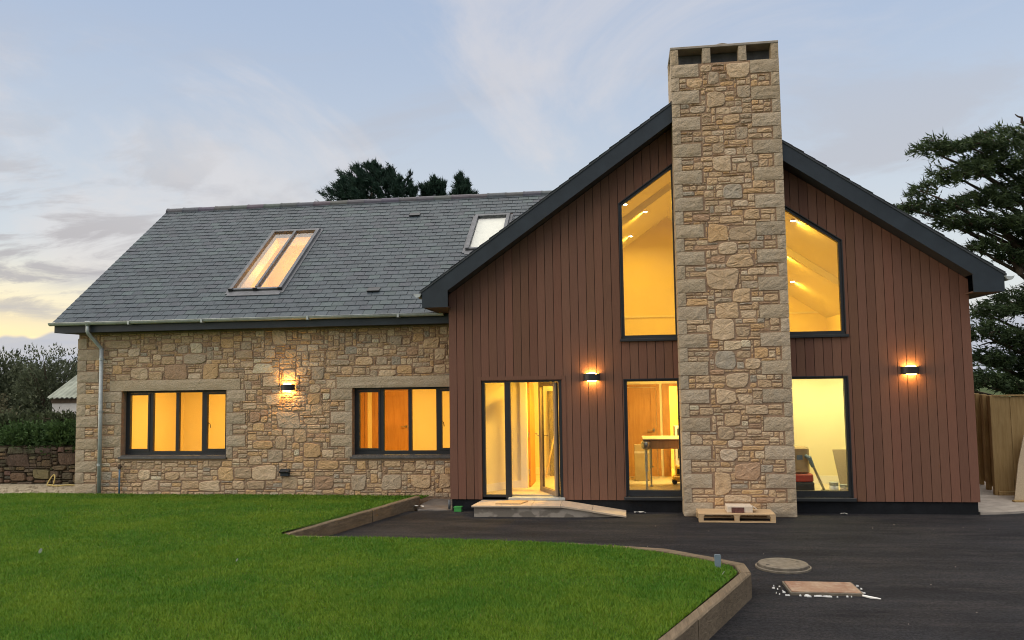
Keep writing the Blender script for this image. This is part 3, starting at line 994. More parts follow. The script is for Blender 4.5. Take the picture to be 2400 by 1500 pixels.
for a, b in zip(xs[:-1], xs[1:]):
    for l0, l1, h0, h1 in strips(a, b, 0.236, lambda x: gz(x, 0.10)):
        m.prism([(a, l0), (b, l1), (b, h1), (a, h0)], 0.028, 0.22)
gable_wall = m.build('gable_wall', 'batten', house)
rb = random.Random(9)
NB = 60
bw = W / NB
cladc = (0.200, 0.099, 0.064)
for k in range(NB):
    x0, x1 = k * bw + 0.0045, (k + 1) * bw - 0.0045
    cuts = sorted({x0, x1} | {c for o in OPEN for c in (o[0], o[1]) if x0 < c < x1} | ({MID} if x0 < MID < x1 else set()))
    pcs = []
    for a, b in zip(cuts[:-1], cuts[1:]):
        if b - a >= 0.002:
            pcs += [(a, b, *q) for q in strips(a, b, ZC, lambda x: gz(x, 0.345))]
    grp = list(range(len(pcs)))
    for i, p in enumerate(pcs):
        for j, q in enumerate(pcs):
            if abs(p[1] - q[0]) < 1e-6 and min(p[5], q[4]) - max(p[3], q[2]) > 0.01:
                grp = [grp[i] if v == grp[j] else v for v in grp]
    f = rb.uniform(0.91, 1.12)
    c = tuple(x * f * rb.uniform(0.97, 1.03) for x in cladc)
    yf = rb.uniform(-.0008, .0008)
    for v in sorted(set(grp)):
        mb = MB()
        for i, (a, b, l0, l1, h0, h1) in enumerate(pcs):
            if grp[i] == v:
                mb.prism([(a, l0), (b, l1), (b, h1), (a, h0)], yf, 0.024)
        mb.T = [c] * len(mb.V)
        mb.build('board', 'cladding', gable_wall, False, True)
# side and back walls of the gable, corner trims
m = MB()
m.box(0.012, 0.10, 0.24, BACK, 0.236, 3.9)
m.box(W - 0.10, W - 0.012, 0.24, BACK, 0.236, 3.9)
m.prism([(0.1, 0.0), (W - .1, 0.0), (W - .1, gz(W - .1, .1)), (MID, gz(MID, .1)), (.1, gz(.1, .1))], BACK - .2, BACK)
m.box(WL + .3, 0.1, BACK - .2, BACK, 0, 3.44)
mside = m.build('side_wall', 'cladding', house, False, True)
for at in (mside.data.attributes['tint'],):
    at.data.foreach_set('color', np.tile(np.array([*cladc, 1], dtype=np.float32), len(mside.data.vertices)))
# board trims round the openings
m = MB()
for o in OPEN[:1]:
    m.box(o[0] - 0.075, o[0] - 0.012, -0.012, -0.001, ZC, o[3] + 0.075)
    m.box(o[1] + 0.012, o[1] + 0.075, -0.012, -0.001, ZC, o[3] + 0.075)
    m.box(o[0] - 0.011, o[1] + 0.011, -0.012, -0.001, o[3] + 0.012, o[3] + 0.075)
m.T = [cladc] * len(m.V)
m.build('door_surround', 'cladding', house, False, True)

# gable roof: slabs, barge boards, soffits, fascias
ET = gz(-EX)     # roof top at the eave tip
for s_, nm in ((-1, 'l'), (1, 'r')):
    X = lambda d: MID + s_ * d
    m = MB()
    e = MID + EX
    poly = [(X(0), ZA), (X(e + 0.035), gz(-EX - 0.035)), (X(e + 0.035), gz(-EX - 0.035) - 0.035), (X(0), ZA - 0.035)]
    m.prism(poly, -OV - 0.015, BACK + 0.3)
    rf = m.build('gable_roof', 'slate', house, False, True)
    rf.data.attributes['tint'].data.foreach_set('color', np.tile(np.array([0.05, 0.055, 0.06, 1], dtype=np.float32), len(rf.data.vertices)))
    # verge slates: short uneven pieces along the front edge
    L_ = math.hypot(e, e * SL)
    nv = 27
    for k in range(nv):
        d0, d1 = e * k / nv, e * (k + 1) / nv
        up = 0.010 + (k % 2) * 0.004
        mb = MB()
        p0 = (X(d0), ZA - SL * d0 + up * 0.4)
        p1 = (X(d1 + 0.02), ZA - SL * (d1 + 0.02) + up + 0.008)
        mb.prism([p0, p1, (p1[0], p1[1] - 0.014), (p0[0], p0[1] - 0.002)], -OV - 0.02 - (k % 2) * 0.005, 0.3)
        mb.T = [tuple(x * rb.uniform(.8, 1.2) for x in (0.05, 0.055, 0.06))] * len(mb.V)
        mb.build('verge_slate', 'slate', rf, False, True)
    # barge board with box end
    m = MB()
    zb = ET - 0.312
    inner = gz(0.07, 0.345)
    m.prism([(X(0), ZA - 0.036), (X(e), ET - 0.036), (X(e), zb), (X(MID - 0.07), zb), (X(MID - 0.07), inner), (X(0), ZA - 0.345)], -OV, -OV + 0.028)
    m.build('barge_board', 'fascia', house)
    m = MB()
    m.prism([(X(0), ZA - 0.335), (X(MID - .05), gz(0.05, 0.335)), (X(MID - .05), gz(0.05, 0.31)), (X(0), ZA - 0.31)], -OV + 0.0285, 0.03)
    m.build('soffit', 'soffit', house)
    m = MB()
    x0, x1 = sorted((X(e - 0.02), X(MID - 0.05)))
    m.box(x0, x1, -OV + 0.0285, BACK, zb + 0.004, zb + 0.024)
    m.build('eaves_soffit', 'soffit_brown', house)
    m = MB()
    x0, x1 = sorted((X(e - 0.001), X(e - 0.022)))
    m.box(x0, x1, -OV + 0.0285, BACK, zb - 0.001, ET - 0.04)
    m.build('eaves_fascia', 'fascia', house)


def gutter(name, p0, p1, r, parent, down=(0, 0, -1)):
    """half round channel from p0 to p1 with end caps"""
    p0, p1 = Vector(p0), Vector(p1)
    d = (p1 - p0).normalized()
    sd = d.cross(Vector((0, 0, 1))).normalized()
    V, F = [], []
    n = 10
    for p in (p0, p1):
        for rr in (r, r - 0.004):
            for k in range(n + 1):
                a = math.pi * k / n
                V.append(p + sd * math.cos(a) * rr + Vector((0, 0, -1)) * math.sin(a) * rr)
    N = n + 1
    for k in range(n):
        F.append((k, k + 1, 2 * N + k + 1, 2 * N + k))
        F.append((N + k + 1, N + k, 3 * N + k, 3 * N + k + 1))
    F += [(0, 2 * N, 3 * N, N), (n, N + n, 3 * N + n, 2 * N + n)]
    F += [tuple(range(N)), tuple(2 * N + k for k in range(N - 1, -1, -1))]
    o = mk(name, V, F, 'zinc', parent)
    mb = MB()
    for q in (-1, 1):
        mb.tube([p0 + sd * q * r, p1 + sd * q * r], 0.008, 6)
    mb.build('gutter_bead', 'zinc', o, True)
    return o


gutter('gutter', (-EX - 0.075, -OV - 0.03, ET - 0.07), (-EX - 0.075, 0.95, ET - 0.07), 0.062, house)
gutter('gutter', (W + EX + 0.075, -OV - 0.03, ET - 0.07), (W + EX + 0.075, BACK, ET - 0.07), 0.062, house)
gut = gutter('gutter', (WL - VX - 0.06, EY - 0.062, ZE - 0.035), (-0.30, EY - 0.062, ZE - 0.035), 0.060, house)
for x in (-6.9, -5.3, -3.05, -1.2):
    mb = MB()
    mb.box(x - 0.02, x + 0.02, EY - 0.125, EY - 0.002, ZE - 0.106, ZE - 0.096)
    mb.box(x - 0.02, x + 0.02, EY - 0.131, EY - 0.125, ZE - 0.1, ZE - 0.025)
    mb.build('gutter_bracket', 'zinc', gut)

# wing roof -------------------------------------------------------------
SK = [(-5.16, -3.98, 0.99, 3.69), (-0.25, 0.575, 2.42, 4.06)]
X0, X1 = WL - VX, 0.575


def valley_t(x):      # where the wing roof meets the gable roof
    return min(RLEN, max(0.0, (gz(x) - 0.06 - ZE) / math.sin(RA)))


m = MB()


def roof_slab(mb, x0, x1, t0, t1, h0, h1):
    V = [roof_pt(x, t, h) for h in (h0, h1) for t in (t0, t1) for x in (x0, x1)]
    mb.add(V, [(0, 2, 3, 1), (4, 5, 7, 6), (0, 1, 5, 4), (2, 6, 7, 3), (0, 4, 6, 2), (1, 3, 7, 5)])


xc = sorted({X0, X1} | {v for s_ in SK for v in s_[:2]})
for a, b in zip(xc[:-1], xc[1:]):
    hole = [s_ for s_ in SK if s_[0] <= a and b <= s_[1]]
    if hole:
        roof_slab(m, a, b, 0.0, hole[0][2], -0.12, 0.0)
        roof_slab(m, a, b, hole[0][3], RLEN, -0.12, 0.0)
    else:
        roof_slab(m, a, b, 0.0, RLEN, -0.12, 0.0)
V = []
for h in (-0.12, 0.0):
    V += [roof_pt(0.575, valley_t(0.575), h), roof_pt(3.75, RLEN, h), roof_pt(0.575, RLEN, h)]
m.add(V, [(2, 1, 0), (3, 4, 5), (0, 1, 4, 3), (1, 2, 5, 4)])
# rear slope
X1 = 3.75
V = [(X0, RY, RZ), (X1, RY, RZ), (-0.3, RY + (RY - EY), ZE), (X0, RY + (RY - EY), ZE), (X0, RY, RZ - .15), (X1, RY, RZ - .15), (-0.3, RY + (RY - EY), ZE - .15), (X0, RY + (RY - EY), ZE - .15)]
m.add(V, [(0, 1, 2, 3), (7, 6, 5, 4), (0, 3, 7, 4), (2, 6, 7, 3)])
wing_roof = m.build('wing_roof', 'batten', house)
rs = random.Random(31)
GA, SW_ = 0.1705, 0.2495
slates = []
nrow = int(RLEN / GA) + 1
for j in range(nrow):
    t0 = -0.045 + j * GA
    if t0 > RLEN - 0.06:
        break
    xo = X0 - 0.03 + (0 if j % 2 == 0 else SW_ / 2) - SW_
    i = 0
    while xo + i * SW_ < 3.6:
        a = max(X0 - 0.03, xo + i * SW_)
        b = xo + (i + 1) * SW_
        i += 1
        if b - a < 0.05:
            continue
        # hidden under the timber gable's roof
        if a > -0.4 and t0 < valley_t(b) - 0.05 and ZE + t0 * math.sin(RA) < gz(b) - 0.03:
            continue
        cut = False
        for s_ in SK:
            if b > s_[0] - 0.05 and a < s_[1] + 0.05 and t0 + GA * 0.6 > s_[2] - 0.02 and t0 + 0.02 < s_[3] + 0.02:
                if a < s_[0] - 0.1 and b <= s_[1]:
                    b = min(b, s_[0] - 0.045)
                elif b > s_[1] + 0.1 and a >= s_[0]:
                    a = max(a, s_[1] + 0.045)
                else:
                    cut = True
        if not cut and b - a > 0.04:
            slates.append((a + 0.0045, b - 0.0045, t0, t0 + GA + 0.05))


def slate_geo(a, b, t0, t1):
    j = rs.uniform(-0.003, 0.003)
    lift = rs.uniform(0.013, 0.017)
    c0, c1 = roof_pt(a, t0 + j, lift), roof_pt(b, t0 + j + rs.uniform(-0.003, 0.003), lift + rs.uniform(-.002, .002))
    V = [c0, c1, roof_pt(b, t1, 0.003), roof_pt(a, t1, 0.003), roof_pt(a, t0 + j + 0.016, lift - 0.009), roof_pt(b, t0 + j + 0.016, lift - 0.009), roof_pt(b, t1, -0.003), roof_pt(a, t1, -0.003)]
    return V, [(0, 1, 2, 3), (4, 5, 1, 0), (5, 6, 2, 1), (7, 4, 0, 3)]


def slate_col(x, t):
    base_ = np.array(rs.choices([(0.098, 0.116, 0.130), (0.112, 0.132, 0.143), (0.090, 0.104, 0.120), (0.122, 0.152, 0.150), (0.108, 0.114, 0.132)], (4, 4, 2, 1.6, 1.5))[0])
    return tuple(base_ * rs.uniform(0.42, 0.53) * np.array([0.82, 0.96, 1.05]))


slates.sort(key=lambda q: (Vector(roof_pt((q[0] + q[1]) / 2, q[2])) - CAM).length + (0 if q[0] < 0.0 else 50))
rest = MB()
for k, (a, b, t0, t1) in enumerate(slates):
    V, F = slate_geo(a, b, t0, t1)
    c = slate_col(a, t0)
    if k < 300:
        mk('slate', V, F, 'slate', wing_roof, [c] * len(V))
    else:
        rest.add(V, F, c)
o = rest.build('upper_slates', 'slate', wing_roof, False, True)
o['kind'] = 'stuff'
# ridge tiles
x = X0 - 0.02
k = 0
while x < 3.6:
    L_ = 0.45
    mb = MB()
    n = 8
    r_ = 0.125 + (0.006 if k % 2 else 0)
    V, F = [], []
    for xx, ex in ((x, 0.012), (x + 0.06, 0.0), (x + L_ - 0.004, 0.0)):
        for q in range(n + 1):
            a = -0.15 + (math.pi + 0.3) * q / n
            V.append((xx, RY + math.cos(a) * (r_ + ex), RZ - 0.065 + math.sin(a) * (r_ + ex) * 0.9))
    for q in range(n):
        F.append((q, q + 1, n + 1 + q + 1, n + 1 + q))
        F.append((n + 1 + q, n + 2 + q, 2 * n + 3 + q, 2 * n + 2 + q))
    F.append(tuple(range(n, -1, -1)))
    F.append(tuple(2 * (n + 1) + q for q in range(n + 1)))
    mk('ridge_tile', V, F, 'slate', wing_roof, [tuple(c * rs.uniform(.8, 1.1) for c in (0.075, 0.075, 0.085))] * len(V))
    x += L_
    k += 1
# eaves: fascia, soffit, verge board
m = MB()
m.box(WL - VX, 0.05, EY - 0.001, EY + 0.022, 3.43, ZE - 0.05)
m.build('fascia', 'fascia', house)
m = MB()
m.box(WL - VX + 0.001, 0.05, EY + 0.0225, S + 0.05, 3.432, 3.452)
m.build('soffit', 'soffit', house)
m = MB()
V = [roof_pt(WL - VX, 0.02, -0.24), roof_pt(WL - VX, RLEN, -0.24), roof_pt(WL - VX, RLEN, -0.001), roof_pt(WL - VX, 0.02, -0.001)]
V += [(p[0] + 0.025, p[1], p[2]) for p in V]
m.add(V, [(0, 3, 2, 1), (4, 5, 6, 7), (0, 1, 5, 4), (1, 2, 6, 5), (2, 3, 7, 6), (3, 0, 4, 7)])
m.build('verge_board', 'fascia', house)
m = MB()
m.prism([(WL - VX + 0.03, S + 0.06), (WL + 0.30, S + 0.06), (WL + 0.30, BACK), (WL - VX + 0.03, BACK)], 3.432, 3.45, 'xy')
m.prism([(EY + .3, 3.45), (2 * RY - EY - .3, 3.45), (RY, RZ - .2)], WL + 0.005, WL + 0.2, 'yz')
m.build('end_gable', 'mortar', house)

# skylights
for k, (x0, x1, t0, t1) in enumerate(SK):
    e_ = empty('skylight', roof_pt((x0 + x1) / 2, t0), house)
    fr = 0.075
    m = MB()

    def rbox(mb, a, b, c, d, h0, h1):
        V = [roof_pt(x, t, h) for h in (h0, h1) for t in (c, d) for x in (a, b)]
        mb.add(V, [(0, 2, 3, 1), (4, 5, 7, 6), (0, 1, 5, 4), (2, 6, 7, 3), (0, 4, 6, 2), (1, 3, 7, 5)])
    rbox(m, x0, x0 + fr, t0, t1, -0.10, 0.085)
    rbox(m, x1 - fr, x1, t0, t1, -0.10, 0.085)
    rbox(m, x0 + fr, x1 - fr, t1 - fr, t1, -0.10, 0.083)
    rbox(m, x0 + fr, x1 - fr, t0, t0 + fr * 0.8, -0.10, 0.06)
    m.build('frame', 'lead', e_)
    cells = [(x0 + fr, x1 - fr)]
    if k == 0:
        xm = (x0 + x1) / 2 - 0.0
        mb = MB()
        rbox(mb, xm - 0.026, xm + 0.026, t0 + fr * .8, t1 - fr, -0.03, 0.084)
        mb.build('glazing_bar', 'lead', e_)
        for xx in (x0 + 0.035, xm, x1 - 0.035):
            mb = MB()
            rbox(mb, xx - 0.045, xx + 0.045, t0 - 0.03, t0 - 0.001, 0.02, 0.095)
            mb.build('bar_end', 'frame', e_)
        cells = [(x0 + fr, xm - 0.026), (xm + 0.026, x1 - fr)]
    for a, b in cells:
        mb = MB()
        rbox(mb, a - 0.01, b + 0.01, t0 + fr * .8 - 0.01, t1 - fr + 0.01, 0.035, 0.041)
        mb.build('pane', 'glass', e_)
    mb = MB()
    rbox(mb, x0 - 0.06, x0 - 0.002, t0 - 0.12, t1 + 0.05, 0.012, 0.024)
    rbox(mb, x1 + 0.002, x1 + 0.06, t0 - 0.12, t1 + 0.05, 0.012, 0.024)
    rbox(mb, x0 - 0.001, x1 + 0.001, t0 - 0.20, t0 - 0.032, 0.012, 0.026)
    rbox(mb, x0 - 0.001, x1 + 0.001, t1 + 0.002, t1 + 0.05, 0.012, 0.06)
    mb.build('flashing', 'lead', e_)
    # white lined shaft
    mb = MB()
    h1, h0 = -0.101, -0.34
    for q in ((x0 + .03, x0 + .05, t0, t1), (x1 - .05, x1 - .03, t0, t1), (x0 + .051, x1 - .051, t0, t0 + .02), (x0 + .051, x1 - .051, t1 - .02, t1)):
        rbox(mb, *q, h0, h1)
    mb.build('shaft_lining', 'white_paint', e_)
    if k == 1:
        mb = MB()
        rbox(mb, x0 + fr, x1 - fr, t0 + fr, t1 - fr, -0.02, -0.014)
        mb.build('blind', 'blind', e_)
# roof vents
for xv, tv in ((-1.784, 4.32), (-1.94, 0.86)):
    mb = MB()
    V = [roof_pt(xv - .13, tv - .08, .02), roof_pt(xv + .13, tv - .08, .02), roof_pt(xv + .13, tv + .09, .02), roof_pt(xv - .13, tv + .09, .02),
         roof_pt(xv - .13, tv - .08, .052), roof_pt(xv + .13, tv - .08, .052), roof_pt(xv + .13, tv + .09, .024), roof_pt(xv - .13, tv + .09, .024)]
    mb.add(V, [(0, 3, 2, 1), (4, 5, 6, 7), (0, 1, 5, 4), (1, 2, 6, 5), (2, 3, 7, 6), (3, 0, 4, 7)])
    mb.build('roof_vent', 'frame', wing_roof)

# ------------------------------------------------------------------ windows and doors


def frame_rect(mb, x0, x1, z0, z1, y0, y1, w, wb=None, wt=None):
    wb = wb or w
    wt = wt or w
    mb.box(x0, x0 + w, y0, y1, z0, z1)
    mb.box(x1 - w, x1, y0, y1, z0, z1)
    mb.box(x0 + w, x1 - w, y0, y1, z0, z0 + wb)
    mb.box(x0 + w, x1 - w, y0, y1, z1 - wt, z1)


def pane(x0, x1, y, z0, z1, parent):
    mb = MB()
    mb.box(x0, x1, y, y + 0.006, z0, z1)
    return mb.build('pane', 'glass', parent)


# casement windows of the stone wing
for x0, x1 in ((WA0, WA1), (WB0, WB1)):
    win = empty('window', (x0, S, ZW0), house)
    ya, yb = S + 0.15, S + 0.22
    m = MB()
    frame_rect(m, x0, x1, ZW0 + 0.06, ZWH, ya, yb, 0.055, 0.07, 0.045)
    pit = (x1 - x0) / 4
    for k in (1, 2, 3):
        xx = x0 + k * pit
        m.box(xx - 0.035, xx + 0.035, ya + 0.001, yb - 0.001, ZW0 + 0.131, ZWH - 0.046)
    m.build('frame', 'frame', win)
    for k in range(4):
        a, b = x0 + k * pit + (0.056 if k == 0 else 0.036), x0 + (k + 1) * pit - (0.056 if k == 3 else 0.036)
        z0, z1 = ZW0 + 0.132, ZWH - 0.047
        if k in (0, 3):
            mb = MB()
            frame_rect(mb, a, b, z0, z1, ya - 0.008, yb - 0.01, 0.045)
            mb.build('casement', 'frame', win)
            pane(a + 0.04, b - 0.04, ya + 0.03, z0 + 0.04, z1 - 0.04, win)
        else:
            pane(a - 0.005, b + 0.005, ya + 0.03, z0 - 0.005, z1 + 0.005, win)
        if k == 3:
            mb = MB()
            mb.box(a + 0.015, a + 0.035, yb - 0.008, yb + 0.012, 1.44, 1.52)
            mb.tube([(a + 0.025, yb + 0.02, 1.5), (a + 0.05, yb + 0.04, 1.48), (a + 0.065, yb + 0.04, 1.40)], 0.008, 6)
            mb.build('handle', 'black', win)
    m = MB()
    m.bbox(x0 - 0.04, x1 + 0.02 if x0 == WA0 else x1, S - 0.055, S + 0.15, ZW0 - 0.012, ZW0 + 0.028, 0.005)
    m.box(x0 + 0.002, x1 - 0.002, S - 0.02, ya, ZW0 + 0.0285, ZW0 + 0.056)
    m.build('sill', 'sill', win)
    m = MB()   # plastered inner board
    m.box(x0 + .01, x1 - .01, yb + .001, S + 0.36, ZW0 + 0.03, ZW0 + 0.06)
    m.build('window_board', 'white_paint', win)

# gable windows
for o_ in OPEN[1:]:
    x0, x1, z0, za_, zb_ = o_
    win = empty('window', (x0, 0, z0), house)
    ya, yb = 0.035, 0.115
    low = z0 < 1
    m = MB()
    fw, fb = 0.062, (0.10 if low else 0.06)
    zz = z0 + (0.075 if low else 0.03)
    ps = [(x0, zz), (x1, zz), (x1, zb_), (x0, za_)]
    off = fw * (1 + (SL * SL if za_ != zb_ else 0)) ** 0.5 if za_ != zb_ else fw * 0.8
    sl = (zb_ - za_) / (x1 - x0)
    pin = [(x0 + fw, zz + fb), (x1 - fw, zz + fb), (x1 - fw, zb_ - off - sl * fw), (x0 + fw, za_ - off + sl * fw)]
    for k in range(4):
        j = (k + 1) % 4
        m.prism([ps[k], ps[j], pin[j], pin[k]], ya, yb)
    m.build('frame', 'frame', win)
    mb = MB()
    pg = [(pin[0][0] - .01, pin[0][1] - .01), (pin[1][0] + .01, pin[1][1] - .01), (pin[2][0] + .01, pin[2][1] + .01), (pin[3][0] - .01, pin[3][1] + .01)]
    mb.prism(pg, 0.07, 0.076)
    mb.build('pane', 'glass', win)
    m = MB()
    if low:
        m.bbox(x0 - 0.035, x1 + 0.035, -0.055, ya + 0.02, z0 + 0.012, z0 + 0.07, 0.006)
    else:
        m.bbox(x0 - 0.03, x1 + 0.03, -0.05, ya + 0.02, z0 - 0.02, z0 + 0.028, 0.006)
    m.build('sill', 'frame', win)
    m = MB()   # outer black flashing round the opening
    w_ = 0.014
    tp = [(x0, z0 + .03), (x0, za_), (x1, zb_), (x1, z0 + .03)]
    m.prism([(x0, z0 + 0.075), (x0 + w_, z0 + 0.075), (x0 + w_, za_ + sl * w_), (x0, za_)], -0.004, ya)
    m.prism([(x1 - w_, z0 + 0.075), (x1, z0 + 0.075), (x1, zb_), (x1 - w_, zb_ - sl * w_)], -0.004, ya)
    m.prism([(x0 + w_, za_ + sl * w_ - 0.016), (x1 - w_, zb_ - sl * w_ - 0.016), (x1 - w_, zb_ - sl * w_), (x0 + w_, za_ + sl * w_)], -0.004, ya)
    m.build('flashing', 'frame', win)

# front entrance: fixed sidelight, mullion, open glazed leaf
x0, x1, z0, z1, _ = OPEN[0]
ent = empty('entrance', (x0, 0, z0), house)
ya, yb = 0.03, 0.11
m = MB()
m.box(x0, x0 + 0.05, ya, yb, z0 + .012, z1)
m.box(x1 - 0.06, x1, ya, yb, z0 + .012, z1)
m.box(x0 + 0.05, x1 - 0.06, ya, yb, z1 - 0.035, z1)
m.box(1.005, 1.112, ya - .004, yb, z0 + .012, z1 - 0.0355)
m.box(x0 + 0.05, 1.005, ya, yb, z0 + .012, z0 + 0.085)
m.build('frame', 'frame', ent)
pane(x0 + 0.045, 1.008, 0.07, z0 + 0.08, z1 - 0.03, ent)
m = MB()
m.bbox(1.06, x1 + 0.03, -0.045, yb + 0.02, z0 + 0.004, z0 + 0.05, 0.005)
m.build('threshold', 'zinc', ent)
m = MB()
m.bbox(x0 - 0.02, 1.059, -0.04, 0.06, z0 - 0.002, z0 + 0.011, 0.003)
m.build('sidelight_sill', 'frame', ent)
leaf = empty('door_leaf', (x1 - 0.07, 0.11, z0), ent)
LW, LZ0, LZ1 = 0.81, z0 + 0.055, z1 - 0.04
ang = math.radians(180 - 63)


def leafpt(a, b, z):   # a along the leaf from the hinge, b thickness
    ca, sa = math.cos(ang), math.sin(ang)
    return (x1 - 0.068 + a * ca - b * sa, 0.085 + a * sa + b * ca, z)


def lbox(mb, a0, a1, b0, b1, c0, c1):
    V = [leafpt(a, b, c) for c in (c0, c1) for b in (b0, b1) for a in (a0, a1)]
    mb.add(V, [(0, 2, 3, 1), (4, 5, 7, 6), (0, 1, 5, 4), (2, 6, 7, 3), (0, 4, 6, 2), (1, 3, 7, 5)])


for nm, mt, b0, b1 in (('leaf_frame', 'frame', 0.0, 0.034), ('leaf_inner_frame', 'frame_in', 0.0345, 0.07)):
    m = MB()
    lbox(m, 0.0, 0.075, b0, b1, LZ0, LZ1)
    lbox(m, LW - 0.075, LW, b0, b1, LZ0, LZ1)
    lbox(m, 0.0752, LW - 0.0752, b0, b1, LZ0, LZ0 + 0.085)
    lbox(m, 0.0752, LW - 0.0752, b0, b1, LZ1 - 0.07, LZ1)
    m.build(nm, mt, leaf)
m = MB()
lbox(m, 0.07, LW - 0.07, 0.03, 0.037, LZ0 + 0.08, LZ1 - 0.065)
m.build('pane', 'glass', leaf)
m = MB()
for b0, b1 in ((-0.012, -0.0002), (0.0702, 0.082)):
    lbox(m, LW - 0.055, LW - 0.025, b0, b1, 1.12, 1.36)
for q in (-1, 1):
    yb_ = -0.05 if q < 0 else 0.115
    m.tube([leafpt(LW - 0.04, 0.0 if q < 0 else 0.07, 1.27), leafpt(LW - 0.04, yb_, 1.27), leafpt(LW - 0.16, yb_, 1.27)], 0.010, 6)
m.build('handle', 'steel', leaf)

# rainwater pipe, vent box, fittings on the stone wall
m = MB()
m.tube([(-7.85, EY - 0.062, 3.60), (-7.85, EY - 0.062, 3.44), (-7.85, EY - 0.03, 3.40), (-7.77, S - 0.10, 3.12), (-7.76, S - 0.085, 3.05)], 0.036, 12)
m.tube([(-7.757, S - 0.085, 3.10), (-7.745, S - 0.085, 0.02)], 0.041, 14)
dp = m.build('downpipe', 'zinc', house, True)
m = MB()
for z in (2.85, 1.75, 0.65):
    m.tube([(-7.755, S - 0.085, z), (-7.755, S - 0.085, z + 0.05)], 0.047, 14)
    m.box(-7.765, -7.735, S - 0.06, S, z + 0.01, z + 0.04)
m.build('pipe_clip', 'zinc', dp)
m = MB()
m.tube([(-7.85, EY - 0.062, 3.66), (-7.85, EY - 0.062, 3.56)], [0.055, 0.048], 12)
m.build('outlet', 'zinc', dp, True)
m = MB()
m.bbox(-3.78, -3.60, S - 0.09, S, 0.44, 0.56, 0.01)
m.prism([(S - 0.13, 0.535), (S - 0.02, 0.585), (S - 0.02, 0.562), (S - 0.09, 0.50)], -3.79, -3.59, 'yz')
m.build('vent_cowl', 'fascia', house)
m = MB()
m.tube([(-7.30, S - 0.07, 0.03), (-7.30, S - 0.07, 0.60), (-7.30, S - 0.02, 0.64)], 0.018, 8)
sp = m.build('water_pipe', 'blue_plastic', house, True)
m = MB()
m.tube([(-7.33, S - 0.07, 0.62), (-7.27, S - 0.07, 0.64)], 0.03, 8)
m.tube([(-7.30, S - 0.07, 0.58), (-7.30, S - 0.07, 0.68)], 0.028, 8)
m.build('tap', 'bark', sp)

# ------------------------------------------------------------------ rooms behind the glass


def lamp_light(name, loc, power, color, size, parent, rot=(0, 0, 0)):
    d = bpy.data.lights.new(name, 'AREA')
    d.shape = 'DISK'
    d.size = size
    d.energy = power
    d.color = color
    o = bpy.data.objects.new(name, d)
    o.location = loc
    o.rotation_euler = rot
    COL.objects.link(o)
    o.parent = parent
    o.matrix_parent_inverse = Matrix.Translation(-parent.location)
    return o


def ceiling_lamp(x, y, z, power, color, label, r=0.17):
    t_ = thing('ceiling_lamp', label, 'lamp', (x, y, z), 'ceiling lamps inside the house')
    mb = MB()
    mb.lathe([(r + 0.01, 0.0), (r + 0.012, -0.02), (r, -0.025)], (x, y, z), 20)
    mb.build('rim', 'white_paint', t_)
    mb = MB()
    mb.lathe([(r - 0.005, -0.026), (r - 0.03, -0.04), (0.02, -0.05)], (x, y, z), 20)
    mb.build('diffuser', 'spot_lens', t_, True)
    lamp_light('lamp_light', (x, y, z - 0.06), power, color, r * 2, t_)
    return t_


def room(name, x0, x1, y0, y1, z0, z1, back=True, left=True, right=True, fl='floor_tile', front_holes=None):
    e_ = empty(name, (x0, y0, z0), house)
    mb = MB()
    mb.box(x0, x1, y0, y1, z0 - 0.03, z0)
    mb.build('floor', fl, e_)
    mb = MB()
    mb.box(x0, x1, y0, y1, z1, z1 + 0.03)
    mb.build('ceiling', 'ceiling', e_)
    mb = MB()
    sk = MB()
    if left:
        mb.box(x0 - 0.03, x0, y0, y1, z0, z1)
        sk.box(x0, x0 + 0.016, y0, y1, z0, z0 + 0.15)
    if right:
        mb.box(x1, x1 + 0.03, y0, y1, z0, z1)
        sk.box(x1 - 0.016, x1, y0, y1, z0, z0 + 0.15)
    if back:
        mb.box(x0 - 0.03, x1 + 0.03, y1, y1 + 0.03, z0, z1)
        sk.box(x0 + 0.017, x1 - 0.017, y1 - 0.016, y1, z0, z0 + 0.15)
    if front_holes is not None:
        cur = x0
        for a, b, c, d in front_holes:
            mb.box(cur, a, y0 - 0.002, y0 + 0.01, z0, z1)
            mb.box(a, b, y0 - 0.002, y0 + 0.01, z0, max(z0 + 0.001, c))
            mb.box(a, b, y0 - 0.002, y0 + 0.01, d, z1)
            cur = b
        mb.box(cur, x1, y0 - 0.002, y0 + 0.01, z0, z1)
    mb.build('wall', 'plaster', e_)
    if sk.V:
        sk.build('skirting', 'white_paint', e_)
    return e_


